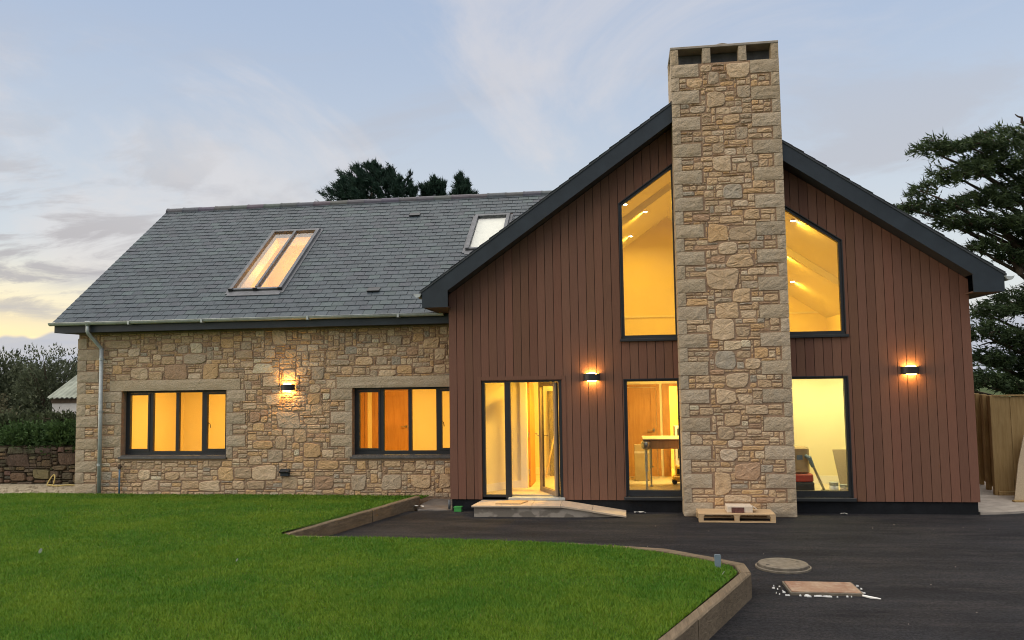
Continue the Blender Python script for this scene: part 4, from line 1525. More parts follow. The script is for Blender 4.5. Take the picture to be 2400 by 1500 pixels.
def oak_door(x0, x1, y, z0, z1, parent, handle=None, panel=True):
    """flush-framed door leaf on a wall facing -Y"""
    e_ = empty('oak_door', (x0, y, z0), parent)
    mb = MB()
    s_ = 0.11
    mb.box(x0, x0 + s_, y - 0.04, y, z0, z1)
    mb.box(x1 - s_, x1, y - 0.04, y, z0, z1)
    mb.box(x0 + s_, x1 - s_, y - 0.04, y, z0, z0 + 0.2)
    mb.box(x0 + s_, x1 - s_, y - 0.04, y, z1 - 0.12, z1)
    mb.box(x0 + s_, x1 - s_, y - 0.026, y, z0 + 0.2, z1 - 0.12)
    mb.build('leaf', 'oak', e_)
    if handle is not None:
        mb = MB()
        hx = x1 - 0.055 if handle > 0 else x0 + 0.055
        mb.box(hx - 0.02, hx + 0.02, y - 0.05, y - 0.041, z0 + 0.93, z0 + 0.99)
        mb.tube([(hx, y - 0.045, z0 + 0.96), (hx, y - 0.09, z0 + 0.96), (hx - handle * 0.12, y - 0.09, z0 + 0.96)], 0.010, 6)
        mb.build('handle', 'steel', e_)
    mb = MB()
    a = 0.07
    mb.box(x0 - a - .01, x0 - .01, y - 0.02, y, z0, z1 + a)
    mb.box(x1 + .01, x1 + a + .01, y - 0.02, y, z0, z1 + a)
    mb.box(x0 - .01, x1 + .01, y - 0.02, y, z1 + .01, z1 + a)
    mb.build('architrave', 'oak', e_)
    return e_


FL, CL = 0.255, 2.56
WARM = (1.0, 0.475, 0.02)
WARM2 = (1.0, 0.56, 0.04)
PALE = (1.0, 0.74, 0.22)
PALER = (1.0, 0.95, 0.40)
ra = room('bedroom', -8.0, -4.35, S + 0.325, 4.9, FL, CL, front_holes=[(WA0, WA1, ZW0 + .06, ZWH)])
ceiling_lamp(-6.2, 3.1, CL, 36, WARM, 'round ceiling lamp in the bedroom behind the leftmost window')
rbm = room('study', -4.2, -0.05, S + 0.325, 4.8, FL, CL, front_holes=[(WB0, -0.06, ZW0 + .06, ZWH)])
ceiling_lamp(-1.9, 2.9, CL, 36, WARM, 'round ceiling lamp in the study behind the second stone-wall window')
oak_door(-2.92, -2.07, 4.80, FL, 2.07, rbm, 1)
oak_door(-4.05, -3.20, 4.80, FL, 2.07, rbm, None)
m = MB()
m.box(-6.79, -6.71, 4.885, 4.899, 0.60, 0.70)
m.build('socket', 'white_paint', ra)

# hall behind the front door
hall = empty('hall', (0.2, 0.2, FL), house)
m = MB()
m.box(0.12, 2.72, 0.222, 4.2, FL - 0.03, FL)
m.build('floor', 'floor_tile', hall)
m = MB()
m.box(0.12, 2.72, 0.222, 4.2, CL, CL + 0.03)
m.build('ceiling', 'ceiling', hall)
m = MB()
m.prism([(0.36, 0.222), (0.97, 1.08), (0.94, 1.11), (0.33, 0.25)], FL, CL, 'xy')
m.box(0.96, 1.25, 1.08, 1.16, FL, CL)
m.box(1.25, 2.72, 1.08, 1.16, 2.30, CL)
m.box(2.66, 2.72, 0.222, 4.2, FL, CL)
m.box(0.4, 2.66, 3.3, 3.36, FL, CL)
m.box(0.40, 0.46, 1.16, 3.3, FL, CL)
m.build('wall', 'plaster', hall)
m = MB()
m.prism([(0.375, 0.222), (0.985, 1.066), (0.971, 1.079), (0.36, 0.236)], FL, FL + 0.14, 'xy')
m.box(0.985, 1.15, 1.064, 1.08, FL, FL + 0.14)
m.box(0.47, 2.65, 3.284, 3.3, FL, FL + 0.14)
m.box(2.644, 2.66, 0.24, 3.28, FL, FL + 0.14)
m.build('skirting', 'white_paint', hall)
m = MB()
m.box(1.15, 1.25, 1.055, 1.08, FL, 2.36)
m.box(1.251, 1.275, 1.06, 1.18, FL, 2.30)
m.box(1.25, 2.64, 1.055, 1.08, 2.30, 2.36)
m.build('architrave', 'white_paint', hall)
m = MB()
m.box(1.277, 1.320, 1.19, 1.98, FL + 0.01, 2.28)
d_ = m.build('oak_door', 'oak', hall)
m = MB()
for z in (0.5, 1.2, 2.05):
    m.box(1.276, 1.30, 1.176, 1.188, z, z + 0.1)
m.build('hinge', 'steel', d_)
m = MB()
m.tube([(1.32, 1.92, 1.22), (1.375, 1.92, 1.22), (1.375, 1.82, 1.22)], 0.012, 6)
m.build('handle', 'steel', d_)
m = MB()
m.box(0.50, 0.57, 0.42, 0.43, 0.55, 0.65)
V = [(0.4985 + dx, 0.424 + dy, z) for z in (0.54, 0.63) for dx, dy in ((-.018, .0), (.03, .068), (.038, .063), (-.01, -.006))]
m = MB()
m.add(V, [(0, 3, 2, 1), (4, 5, 6, 7), (0, 1, 5, 4), (1, 2, 6, 5), (2, 3, 7, 6), (3, 0, 4, 7)])
m.build('socket', 'white_paint', hall)
ceiling_lamp(2.2, 0.72, CL, 44, WARM2, 'round ceiling lamp just inside the open front door', 0.12)
ceiling_lamp(1.8, 2.3, CL, 20, WARM2, 'round ceiling lamp in the passage beyond the open front door', 0.12)
t_ = thing('leaning_plank', 'dark plank leaning on the passage wall seen through the open front door', 'plank', (1.62, 3.1, FL))
m = MB()
m.add([(1.52, 2.96, FL), (1.66, 2.96, FL), (1.60, 3.24, 2.05), (1.46, 3.24, 2.05), (1.52, 3.0, FL), (1.66, 3.0, FL), (1.60, 3.28, 2.05), (1.46, 3.28, 2.05)],
      [(0, 1, 2, 3), (7, 6, 5, 4), (0, 4, 5, 1), (1, 5, 6, 2), (2, 6, 7, 3), (3, 7, 4, 0)])
m.build('board', 'bark', t_)
t_ = thing('timber_batten', 'short pale timber batten propped against the dark plank in the passage', 'batten', (1.6, 2.75, FL))
m = MB()
m.tube([(1.46, 2.66, FL + 0.02), (1.66, 2.94, 1.25)], 0.022, 4)
m.build('length', 'pine', t_)

# living room left of the chimney
lr = room('living_room', 2.78, 5.05, 0.222, 2.95, FL, CL, back=False)
m = MB()
m.box(2.75, 4.06, 2.95, 2.98, FL, CL)
m.box(4.06, 4.55, 2.95, 2.98, 2.12, CL)
m.box(4.55, 5.08, 2.95, 2.98, FL, CL)
m.box(3.9, 5.0, 4.3, 4.33, FL, CL)
m.box(3.87, 3.9, 2.98, 4.3, FL, CL)
m.box(5.0, 5.03, 2.98, 4.3, FL, CL)
m.box(3.9, 5.0, 2.98, 4.3, CL, CL + 0.02)
m.box(3.9, 5.0, 2.98, 4.3, FL - 0.02, FL)
m.build('partition', 'plaster', lr)
oak_door(3.09, 3.78, 2.95, FL, 2.10, lr, 1)
m = MB()
m.box(3.91, 4.06, 2.92, 2.99, FL, 2.18)
m.box(4.55, 4.63, 2.92, 2.99, FL, 2.18)
m.box(4.06, 4.55, 2.92, 2.99, 2.12, 2.18)
m.build('door_frame', 'oak', lr)
ceiling_lamp(4.3, 1.2, CL, 34, PALE, 'round ceiling lamp in the living room left of the chimney')
ceiling_lamp(4.45, 3.6, CL, 22, WARM2, 'small round ceiling lamp in the lobby behind the living room', 0.10)
t_ = thing('work_table', 'brown wooden table on steel trestle legs behind the lower glass beside the chimney', 'table', (4.2, 1.1, FL))
m = MB()
m.bbox(3.52, 5.0, 0.74, 1.45, 1.015, 1.175, 0.008)
m.build('apron', 'oak', t_)
m = MB()
m.bbox(3.44, 5.0, 0.70, 1.49, 1.176, 1.20, 0.006)
m.build('table_top', 'pine', t_)
m = MB()
m.lathe([(0.05, -0.085), (0.085, -0.05), (0.085, 0.05), (0.05, 0.08)], (3.50, 0.76, 1.09), 12)
m.build('corner_block', 'steel', t_, True)
for px, py in ((3.50, 0.80), (3.60, 1.38), (4.85, 0.80), (4.85, 1.38)):
    m = MB()
    m.tube([(px, py, FL + 0.02), (px, py, 0.62)], 0.017, 8)
    m.tube([(px, py, 0.60), (px, py, 1.015)], 0.026, 8)
    m.box(px - 0.035, px + 0.035, py - 0.03, py + 0.03, FL + 0.001, FL + 0.02)
    m.tube([(px, py, 0.62), (px + 0.05, py, 0.62)], 0.012, 6)
    m.build('leg', 'zinc', t_)
t_ = thing('cardboard_box', 'tall flat cardboard box standing behind the table legs by the oak door', 'box', (3.42, 2.3, FL))
m = MB()
m.bbox(3.30, 3.60, 2.18, 2.36, FL + 0.001, 0.97, 0.005)
m.build('carton', 'cardboard', t_)
m = MB()
m.box(3.299, 3.601, 2.176, 2.362, 0.80, 0.84)
m.build('tape', 'packing', t_)
t_ = thing('cabinet', 'pale kitchen unit with a black oven front behind the table', 'cabinet', (4.4, 2.3, FL))
m = MB()
m.bbox(4.10, 4.9, 2.0, 2.5, FL + 0.001, 1.34, 0.004)
m.build('carcass', 'white_paint', t_)
m = MB()
m.box(4.15, 4.85, 1.985, 1.9995, 1.12, 1.30)
m.box(4.15, 4.85, 1.985, 1.9995, 0.72, 1.0)
m.build('oven_front', 'black', t_)
t_ = thing('tile_saw', 'small yellow and black site tool on the floor under the table', 'tool', (4.15, 1.75, FL))
m = MB()
m.bbox(4.02, 4.30, 1.62, 1.82, FL + 0.05, FL + 0.16, 0.02)
m.bbox(4.08, 4.24, 1.66, 1.78, FL + 0.161, FL + 0.36, 0.02)
m.build('body', 'yellow_plastic', t_)
m = MB()
for q in (4.05, 4.27):
    m.tube([(q, 1.62, FL + 0.05), (q, 1.82, FL + 0.05)], 0.048, 10)
m.box(4.10, 4.22, 1.645, 1.659, FL + 0.20, FL + 0.3)
m.build('wheels', 'black', t_)

# room right of the chimney
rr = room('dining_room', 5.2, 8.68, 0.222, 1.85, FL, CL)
ceiling_lamp(6.35, 0.85, CL, 9.5, PALER, 'round ceiling lamp in the right-hand room, close to the chimney')
ceiling_lamp(7.5, 0.85, CL, 9.5, PALER, 'round ceiling lamp in the right-hand room, nearer the fence side')
t_ = thing('paper_sack', 'brown paper sack on the red tool box right of the chimney', 'sack', (6.22, 0.85, 0.60))
m = MB()
m.bbox(6.06, 6.36, 0.72, 0.98, 0.572, 1.04, 0.03)
m.build('bag', 'cardboard', t_)
m = MB()
m.box(6.14, 6.24, 0.715, 0.7195, 0.82, 0.90)
m.build('print', 'grey_blue', t_)
t_ = thing('tool_box', 'red and black plastic tool box on the floor right of the chimney', 'tool box', (6.2, 0.85, FL))
m = MB()
m.bbox(6.00, 6.42, 0.68, 1.02, FL + 0.001, 0.43, 0.02)
m.build('base', 'black', t_)
m = MB()
m.bbox(6.01, 6.41, 0.69, 1.01, 0.431, 0.57, 0.02)
m.build('lid', 'red_plastic', t_)
t_ = thing('vacuum_wand', 'grey vacuum cleaner wand leaning by the red tool box', 'tool', (6.5, 0.75, FL))
m = MB()
m.tube([(6.58, 0.70, FL + 0.04), (6.40, 0.66, 0.72)], 0.022, 8)
m.build('tube', 'steel', t_)
m = MB()
m.tube([(6.40, 0.66, 0.70), (6.34, 0.65, 0.86), (6.27, 0.66, 0.90)], [0.03, 0.042, 0.03], 8)
m.build('grip', 'grey_blue', t_)
m = MB()
m.box(6.53, 6.66, 0.64, 0.73, FL + 0.001, FL + 0.04)
m.build('nozzle', 'black', t_)
for k, (px, r_, h_, lb) in enumerate(((6.70, 0.075, 0.19, 'pale paint tin on the floor by the right-hand glass, nearer the chimney'), (6.86, 0.06, 0.15, 'smaller paint tin beside the leaning board, nearer the timber wall'))):
    t_ = thing('paint_tin', lb, 'paint tin', (px, 0.5, FL), 'paint tins on the dining room floor')
    m = MB()
    m.lathe([(r_, 0.001), (r_, h_), (r_ * 1.04, h_ + 0.004), (r_ * 1.04, h_ + 0.012), (r_ * 0.9, h_ + 0.013)], (px, 0.5, FL), 18)
    m.build('can', 'zinc', t_, True)
    m = MB()
    m.lathe([(r_ * 1.006, h_ * 0.25), (r_ * 1.006, h_ * 0.75)], (px, 0.5, FL), 18)
    m.build('label_band', 'packing' if k else 'foam', t_, True)
t_ = thing('leaning_board', 'tan board leaning inside at the right edge of the right-hand glass', 'board', (6.95, 0.6, FL))
m = MB()
m.add([(6.86, 0.62, FL), (7.3, 0.62, FL), (7.3, 0.9, 0.98), (6.80, 0.9, 0.98), (6.86, 0.645, FL), (7.3, 0.645, FL), (7.3, 0.925, 0.98), (6.80, 0.925, 0.98)],
      [(0, 1, 2, 3), (7, 6, 5, 4), (0, 4, 5, 1), (1, 5, 6, 2), (2, 6, 7, 3), (3, 7, 4, 0)])
m.build('sheet', 'chipboard', t_)

# vaulted upper room
ur = empty('upper_room', (0.2, 0.25, 2.88), house)
m = MB()
m.box(0.12, W - 0.12, 0.222, 9.1, 2.80, 2.88)
m.build('floor', 'floor_tile', ur)
vz = lambda x: gz(x, 0.42)
for s_ in (-1, 1):
    m = MB()
    xe = 0.12 if s_ < 0 else W - 0.12
    m.prism([(MID, vz(MID)), (xe, vz(xe)), (xe, vz(xe) + 0.04), (MID, vz(MID) + 0.04)], 0.222, 9.1)
    m.build('sloping_ceiling', 'ceiling', ur)
m = MB()
m.prism([(0.12, 2.88), (W - 0.12, 2.88), (W - 0.12, vz(W - .12)), (MID, vz(MID)), (0.12, vz(0.12))], 9.0, 9.05)
m.box(0.10, 0.12, 0.222, 9.0, 2.88, vz(.12))
m.box(W - 0.12, W - 0.10, 0.222, 9.0, 2.88, vz(.12))
m.build('wall', 'plaster', ur)
m = MB()
m.box(0.13, W - 0.13, 8.965, 8.999, 4.02, 4.07)
m.box(0.13, W - 0.13, 8.975, 8.999, 2.885, 3.04)
m.build('rail', 'white_paint', ur)
for y in (4.4,):
    for s_ in (-1, 1):
        m = MB()
        xe = 0.2 if s_ < 0 else W - 0.2
        m.prism([(MID, vz(MID) - 0.002), (xe, vz(xe) - 0.002), (xe, vz(xe) - 0.17), (MID, vz(MID) - 0.17)], y, y + 0.16)
        m.build('rafter', 'ceiling', ur)
SPOT_LB = ['recessed spotlight in the left ceiling slope nearest the upper left glass', 'recessed spotlight high in the left ceiling slope, halfway back', 'recessed spotlight in the left ceiling slope near the far wall, beside the chimney edge',
           'recessed spotlight low in the left ceiling slope near the front, hidden by cladding', 'recessed spotlight low in the left ceiling slope further back, hidden by cladding', 'recessed spotlight in the right ceiling slope close to the chimney edge',
           'recessed spotlight in the right ceiling slope nearest the upper right glass', 'recessed spotlight in the right ceiling slope halfway back', 'recessed spotlight high in the right ceiling slope further back', 'recessed spotlight low in the right ceiling slope near the far wall']
for k, (x, y) in enumerate(((3.25, 3.0), (3.75, 5.6), (3.4, 7.6), (2.0, 3.4), (1.6, 6.0), (5.9, 3.2), (6.55, 2.2), (6.9, 5.2), (5.6, 6.6), (7.5, 7.2))):
    t_ = thing('ceiling_spotlight', SPOT_LB[k], 'spotlight', (x, y, vz(x)), 'recessed spotlights in the vaulted ceiling')
    m = MB()
    z_ = vz(x) - 0.03
    m.lathe([(0.055, 0.03), (0.055, 0.0), (0.045, -0.004)], (x, y, z_), 14)
    m.build('bezel', 'white_paint', t_)
    m = MB()
    m.lathe([(0.043, -0.005), (0.03, -0.014), (0.008, -0.016)], (x, y, z_), 14)
    m.build('lens', 'spot_lens', t_, True)
    lamp_light('spot_light', (x, y, z_ - 0.03), 16, WARM2, 0.08, t_)

# roof space behind the skylights
ar = empty('attic', (-4, 2.6, 3.6), house)
m = MB()
m.box(-8.2, -0.3, 1.75, 8.6, 3.53, 3.56)
m.build('floor', 'floor_tile', ar)
m = MB()
m.box(-8.2, -0.3, 8.0, 8.05, 3.56, 5.0)
for xw in (-5.9, -3.2):
    m.prism([(1.75, 3.56), (7.9, 3.56), (7.9, 4.5), (RY, RZ - 0.25), (1.75, ZE + (1.75 - EY) * RK - 0.25)], xw, xw + 0.04, 'yz')
m.box(-5.86, -3.2, 5.1, 5.13, 3.56, 6.55)
m.build('wall', 'plaster', ar)
m = MB()
for x0, x1 in ((-5.86, -3.2),):
    V = []
    for t0, t1 in ((0.85, 0.985), (3.70, 5.0)):
        mb_ = MB()
        roof_slab(m, x0, x1, t0, t1, -0.36, -0.345)
    roof_slab(m, x0, -5.12, 0.985, 3.70, -0.36, -0.345)
    roof_slab(m, -4.02, x1, 0.985, 3.70, -0.36, -0.345)
m.build('sloping_ceiling', 'ceiling', ar)
t_ = thing('pendant_lamp', 'lamp glowing in the roof space behind the large two-pane skylight', 'lamp', (-4.5, 4.4, 5.3))
m = MB()
m.lathe([(0.01, 0.6), (0.01, 0.12), (0.03, 0.10), (0.10, 0.0)], (-4.5, 4.4, 5.2), 14)
m.build('shade', 'white_paint', t_, True)
m = MB()
m.lathe([(0.02, 0.06), (0.05, 0.03), (0.05, -0.01), (0.02, -0.04)], (-4.5, 4.4, 5.2), 12)
m.build('bulb', 'spot_lens', t_, True)
d = bpy.data.lights.new('bulb_light', 'POINT')
d.energy, d.color, d.shadow_soft_size = 26, (1.0, 0.42, 0.015), 0.12
o = bpy.data.objects.new('bulb_light', d)
o.location = (-4.5, 4.3, 5.05)
COL.objects.link(o)
o.parent = t_
o.matrix_parent_inverse = Matrix.Translation(-t_.location)

# ------------------------------------------------------------------ outside wall lamps


def wall_lamp(x, y, z, label):
    t_ = thing('wall_lamp', label, 'wall lamp', (x, y, z), 'black up and down wall lamps')
    n = 20
    hw, dp_, hh = 0.145, 0.125, 0.062
    V, F = [], []
    for q, (zz, f) in enumerate(((-hh, 0.94), (-hh + .01, 1.0), (hh - .01, 1.0), (hh, 0.94), (hh - 0.002, 0.86), (-hh + 0.002, 0.86))):
        for k in range(n + 1):
            a = math.pi * k / n
            V.append((x - math.cos(a) * hw * f, y - math.sin(a) * dp_ * f - 0.002, z + zz))
    N = n + 1
    for q in range(6):
        for k in range(n):
            a, b = q * N, ((q + 1) % 6) * N
            F.append((a + k, a + k + 1, b + k + 1, b + k))
    mk('body', V, F, 'black', t_)
    m = MB()
    m.box(x - 0.075, x + 0.075, y - 0.016, y - 0.001, z - 0.045, z + 0.045)
    m.build('back_plate', 'black', t_)
    for s_ in (-1, 1):
        m = MB()
        V, F = [], []
        for f, zz in ((0.80, 0.040), (0.74, 0.056), (0.55, 0.070), (0.25, 0.076)):
            for k in range(n):
                a = 2 * math.pi * k / n
                V.append((x + math.cos(a) * hw * f * 0.9, y - 0.062 - math.sin(a) * 0.058 * f, z + s_ * zz))
        for q in range(3):
            for k in range(n):
                F.append((q * n + k, q * n + (k + 1) % n, (q + 1) * n + (k + 1) % n, (q + 1) * n + k))
        F.append(tuple(3 * n + k for k in range(n)))
        mk('lens', V, F, 'lamp_lens', t_, smooth=True)


wall_lamp(2.574, 0.0, 2.338, 'lit black up-down wall lamp on brown cladding right of the front door')
wall_lamp(7.873, 0.0, 2.372, 'lit black up-down wall lamp on the cladding near the fence')
wall_lamp(-3.64, S - 0.03, 2.225, 'lit black up-down wall lamp on the stone wall between the two windows')

# ------------------------------------------------------------------ step, kerbs, covers, pallet and small things outside
st_ = thing('front_step', 'low concrete step with pale paving and a ramp below the front door', 'step', (1.6, -0.35, 0))
m = MB()
m.prism([(0.55, -0.62), (2.02, -0.58), (2.02, 0.025), (0.60, 0.025)], -0.03, 0.165, 'xy')
m.add([(2.021, -0.58, -0.03), (3.08, -0.50, -0.03), (3.08, 0.02, -0.03), (2.021, 0.02, -0.03), (2.021, -0.58, 0.165), (3.08, -0.50, 0.012), (3.08, 0.02, 0.012), (2.021, 0.02, 0.165)],
      [(0, 3, 2, 1), (4, 5, 6, 7), (0, 1, 5, 4), (1, 2, 6, 5), (2, 3, 7, 6), (3, 0, 4, 7)])
m.build('base', 'render', st_)
xsl = [0.51, 1.02, 1.53, 2.02]
for a, b in zip(xsl[:-1], xsl[1:]):
    m = MB()
    yy = lambda x: -0.66 + 0.03 * (x - 0.5) / 1.5
    m.prism([(a + .003, yy(a)), (b - .003, yy(b)), (b - .003, 0.02), (a + .003 + (0.08 if a < .6 else 0), 0.02)], 0.166, 0.192, 'xy')
    m.build('paving_slab', 'paving', st_)
for a, b in ((2.02, 2.55), (2.55, 3.12)):
    zf = lambda x: 0.179 - (x - 2.02) * 0.150
    m = MB()
    m.add([(a + .003, -0.62, zf(a) - .013), (b - .003, -0.58, zf(b) - .013), (b - .003, 0.0, zf(b) - .013), (a + .003, 0.0, zf(a) - .013), (a + .003, -0.62, zf(a) + .014), (b - .003, -0.58, zf(b) + .014), (b - .003, 0.0, zf(b) + .014), (a + .003, 0.0, zf(a) + .014)],
          [(0, 3, 2, 1), (4, 5, 6, 7), (0, 1, 5, 4), (1, 2, 6, 5), (2, 3, 7, 6), (3, 0, 4, 7)])
    m.build('ramp_slab', 'paving', st_)
t_ = thing('plywood_offcut', 'square plywood offcut lying on the front step', 'board', (1.2, -0.4, 0.193))
m = MB()
m.prism([(0.90, -0.50), (1.33, -0.51), (1.43, -0.20), (1.02, -0.19)], 0.194, 0.214, 'xy')
m.build('board', 'pine', t_)
t_ = thing('green_box', 'small bright green plastic box by the black plinth left of the step', 'box', (0.2, -0.1, 0))
m = MB()
m.bbox(0.10, 0.23, -0.16, -0.05, 0.0, 0.075, 0.006)
m.build('tub', 'green_plastic', t_)
m = MB()
m.bbox(0.092, 0.238, -0.168, -0.042, 0.0755, 0.088, 0.003)
m.build('rim', 'green_plastic', t_)
t_ = thing('corner_duct', 'short grey upright duct at the left end of the plinth', 'duct', (0.0, -0.02, 0))
m = MB()
m.tube([(-0.01, -0.03, 0.03), (-0.01, -0.03, 0.19)], 0.022, 10)
m.build('tube', 'lead', t_, True)

SLEEP = [((-0.64, 0.33), (-1.05, -1.20), 'timber sleeper at the far lawn edge, its end by the stone wall'), ((-1.055, -1.22), (-1.60, -3.30), 'second timber sleeper of the far lawn edge, half hidden by near grass'),
         ((-1.58, -3.42), (0.45, -3.50), 'timber edging behind the near grass, nearest the inner lawn corner'), ((0.46, -3.50), (2.45, -3.70), 'timber edging behind the near grass, middle length'),
         ((2.46, -3.70), (3.59, -4.15), 'pale-topped timber edging where the lawn begins to curve'), ((3.60, -4.16), (4.03, -4.50), 'short timber edging in the lawn curve, second before the sharp corner'),
         ((4.035, -4.505), (4.42, -4.88), 'short timber edging just behind the sharp lawn corner'), ((4.425, -4.89), (4.43, -5.31), 'short timber end piece at the sharp lawn corner beside the round cover'),
         ((4.43, -5.32), (3.735, -6.98), 'long timber sleeper running forward from the sharp lawn corner'), ((3.73, -6.99), (2.90, -8.97), 'nearest timber sleeper cut by the bottom edge of the picture')]
for (ax, ay), (bx, by), lb in SLEEP:
    t_ = thing('timber_sleeper', lb, 'sleeper', ((ax + bx) / 2, (ay + by) / 2, 0), 'timber sleepers edging the lawn')
    dx, dy = bx - ax, by - ay
    L_ = math.hypot(dx, dy)
    dx, dy = dx / L_, dy / L_
    nx_, ny_ = (dy, -dx)      # right of travel: towards the lawn
    m = MB()
    w_ = 0.115
    n = max(2, int(L_ / 0.35))
    V, F = [], []
    top = (0.25 if ax > 3.5 else 0.205) if ay < -1.5 else 0.20
    top0 = 0.212 if 2.4 < ax < 2.5 else top
    if 2.4 < ax < 2.5:
        top = 0.25
    for i in range(n + 1):
        f = i / n
        xx, yy = ax + dx * L_ * f, ay + dy * L_ * f
        j1, j2 = rnd.uniform(-.004, .004), rnd.uniform(-.004, .004)
        b_ = 0.012
        tz = top0 + (top - top0) * f
        prof = [(0 + j1, -0.05), (0 + j1, tz - b_ + j2), (b_, tz + j2), (w_ - b_, tz + j1), (w_, tz - b_), (w_, -0.05)]
        for o1, z in prof:
            V.append((xx + nx_ * o1, yy + ny_ * o1, z))
    for i in range(n):
        for q in range(6):
            F.append((i * 6 + q, i * 6 + (q + 1) % 6, (i + 1) * 6 + (q + 1) % 6, (i + 1) * 6 + q))
    F += [tuple(range(5, -1, -1)), tuple(n * 6 + q for q in range(6))]
    mk('beam', V, F, 'sleeper' if abs(dx) > abs(dy) else 'sleeper_y', t_)

t_ = thing('round_manhole_cover', 'round rusty manhole cover set proud of the asphalt by the lawn corner', 'manhole cover', (5.0, -3.95, 0))
m = MB()
m.lathe([(0.325, 0.0), (0.325, 0.022), (0.305, 0.026), (0.300, 0.012)], (5.0, -3.95, -0.002), 40)
m.build('ring', 'cover_iron', t_)
m = MB()
m.lathe([(0.292, 0.0), (0.292, 0.050), (0.284, 0.056), (0.20, 0.057), (0.195, 0.054), (0.01, 0.055)], (5.0, -3.95, 0.0), 40)
m.build('lid', 'cover_iron', t_)
m = MB()
for a in (0.5, 3.6):
    m.box(5.0 + 0.22 * math.cos(a) - .02, 5.0 + 0.22 * math.cos(a) + .02, -3.95 + 0.22 * math.sin(a) - .012, -3.95 + 0.22 * math.sin(a) + .012, 0.0575, 0.06)
m.build('keyhole', 'black', t_)
t_ = thing('square_cover', 'rectangular rust-brown inspection cover with white foam along its edge', 'manhole cover', (5.21, -4.95, 0))
M = Mat('rusty_steel')
rusty = M.mix(M.noise(4, 6, 0.7, 0.35, 0.65, (1, 0.4, 1)), (0.34, 0.235, 0.155, 1), (0.23, 0.125, 0.08, 1))
rusty = M.mix(M.math('MULTIPLY', M.noise(12, 5, 0.6, 0.5, 0.75), 0.7), rusty, (0.40, 0.33, 0.25, 1))
MATS['rust'] = M.set(rusty, 0.8, 0.25, 0.1, M.noise(60, 3, 0.6), 0.003)
m = MB()
m.bbox(4.862, 5.572, -5.165, -4.735, 0.012, 0.034, 0.004)
m.build('plate', 'rust', t_)
m = MB()
frame_pts = [(4.845, 5.59, -5.185, -5.166), (4.845, 5.59, -4.734, -4.715), (4.845, 4.861, -5.166, -4.734), (5.573, 5.59, -5.166, -4.734)]
for a, b, c, d in frame_pts:
    m.box(a, b, c, d, -0.01, 0.024)
m.build('frame', 'cover_iron', t_)
rw = random.Random(77)
m = MB()
for k in range(34):
    if k < 18:
        x, y = rw.uniform(4.78, 5.55), -5.23 - abs(rw.gauss(0, 0.02))
    elif k < 25:
        x, y = 5.62 + rw.gauss(0, 0.02), rw.uniform(-5.25, -4.72)
    else:
        x, y = rw.uniform(4.70, 4.83), rw.uniform(-5.25, -4.8)
    sx, sy = rw.uniform(0.006, 0.022), rw.uniform(0.005, 0.012)
    if k < 8:
        x, sx = rw.uniform(5.0, 5.22), 0.035
    a0 = rw.uniform(0, 3)
    n = 7
    V = [(x + math.cos(a0 + 6.283 * q / n) * sx * rw.uniform(.6, 1.1), y + math.sin(a0 + 6.283 * q / n) * sy * rw.uniform(.6, 1.1), 0.0) for q in range(n)]
    V += [(p[0] * 0.75 + x * .25, p[1] * .75 + y * .25, rw.uniform(0.008, 0.018)) for p in V]
    m.add(V, [tuple(range(n - 1, -1, -1)), tuple(range(n, 2 * n))] + [(q, (q + 1) % n, n + (q + 1) % n, n + q) for q in range(n)])
m.tube([(5.57, -5.20, 0.012), (5.63, -5.27, 0.012), (5.72, -5.31, 0.010)], [0.010, 0.014, 0.006], 6)
tag(m.build('foam_crumbs', 'foam'), 'white foam crumbs scattered round the rectangular cover', kind='stuff')
m = MB()
for k in range(26):
    x, y = rw.uniform(3.4, 9.5), rw.uniform(-6.5, -0.2)
    if 4.7 < x < 5.8 and -5.4 < y < -3.5:
        continue
    r_ = rw.uniform(0.005, 0.013)
    n = 5
    V = [(x + math.cos(6.283 * q / n) * r_ * rw.uniform(.6, 1.4), y + math.sin(6.283 * q / n) * r_, -0.004) for q in range(n)] + [(x, y, r_ * 0.7)]
    m.add(V, [(q, (q + 1) % n, n) for q in range(n)])

tag(m.build('loose_chippings', 'concrete'), 'a few pale loose chippings on the asphalt', kind='stuff')
for k, (x, y, s_, lb) in enumerate(((3.35, -0.12, 0.10, 'scrap of white plastic by the plinth between ramp and chimney'), (6.7, -0.10, 0.05, 'scrap of white plastic by the plinth under the right-hand glass'), (-0.62, 0.12, 0.10, 'scrap of white plastic by the far sleeper end'))):
    t_ = thing('plastic_scrap', lb, 'litter', (x, y, 0), 'scraps of white plastic')
    V, F = [], []
    for j in range(4):
        for i in range(7):
            V.append((x + (i / 6 - .5) * s_ * 2 + rw.uniform(-.01, .01), y + (j / 3 - .5) * s_ * .6 + rw.uniform(-.01, .01), (0.04 if k == 2 else 0.004) + rw.uniform(0, .018) + (0.01 if 0 < i < 6 else 0)))
    for j in range(3):
        for i in range(6):
            F.append((j * 7 + i, j * 7 + i + 1, j * 7 + i + 8, j * 7 + i + 7))
    mk('sheet', V, F, 'foam', t_, smooth=True)

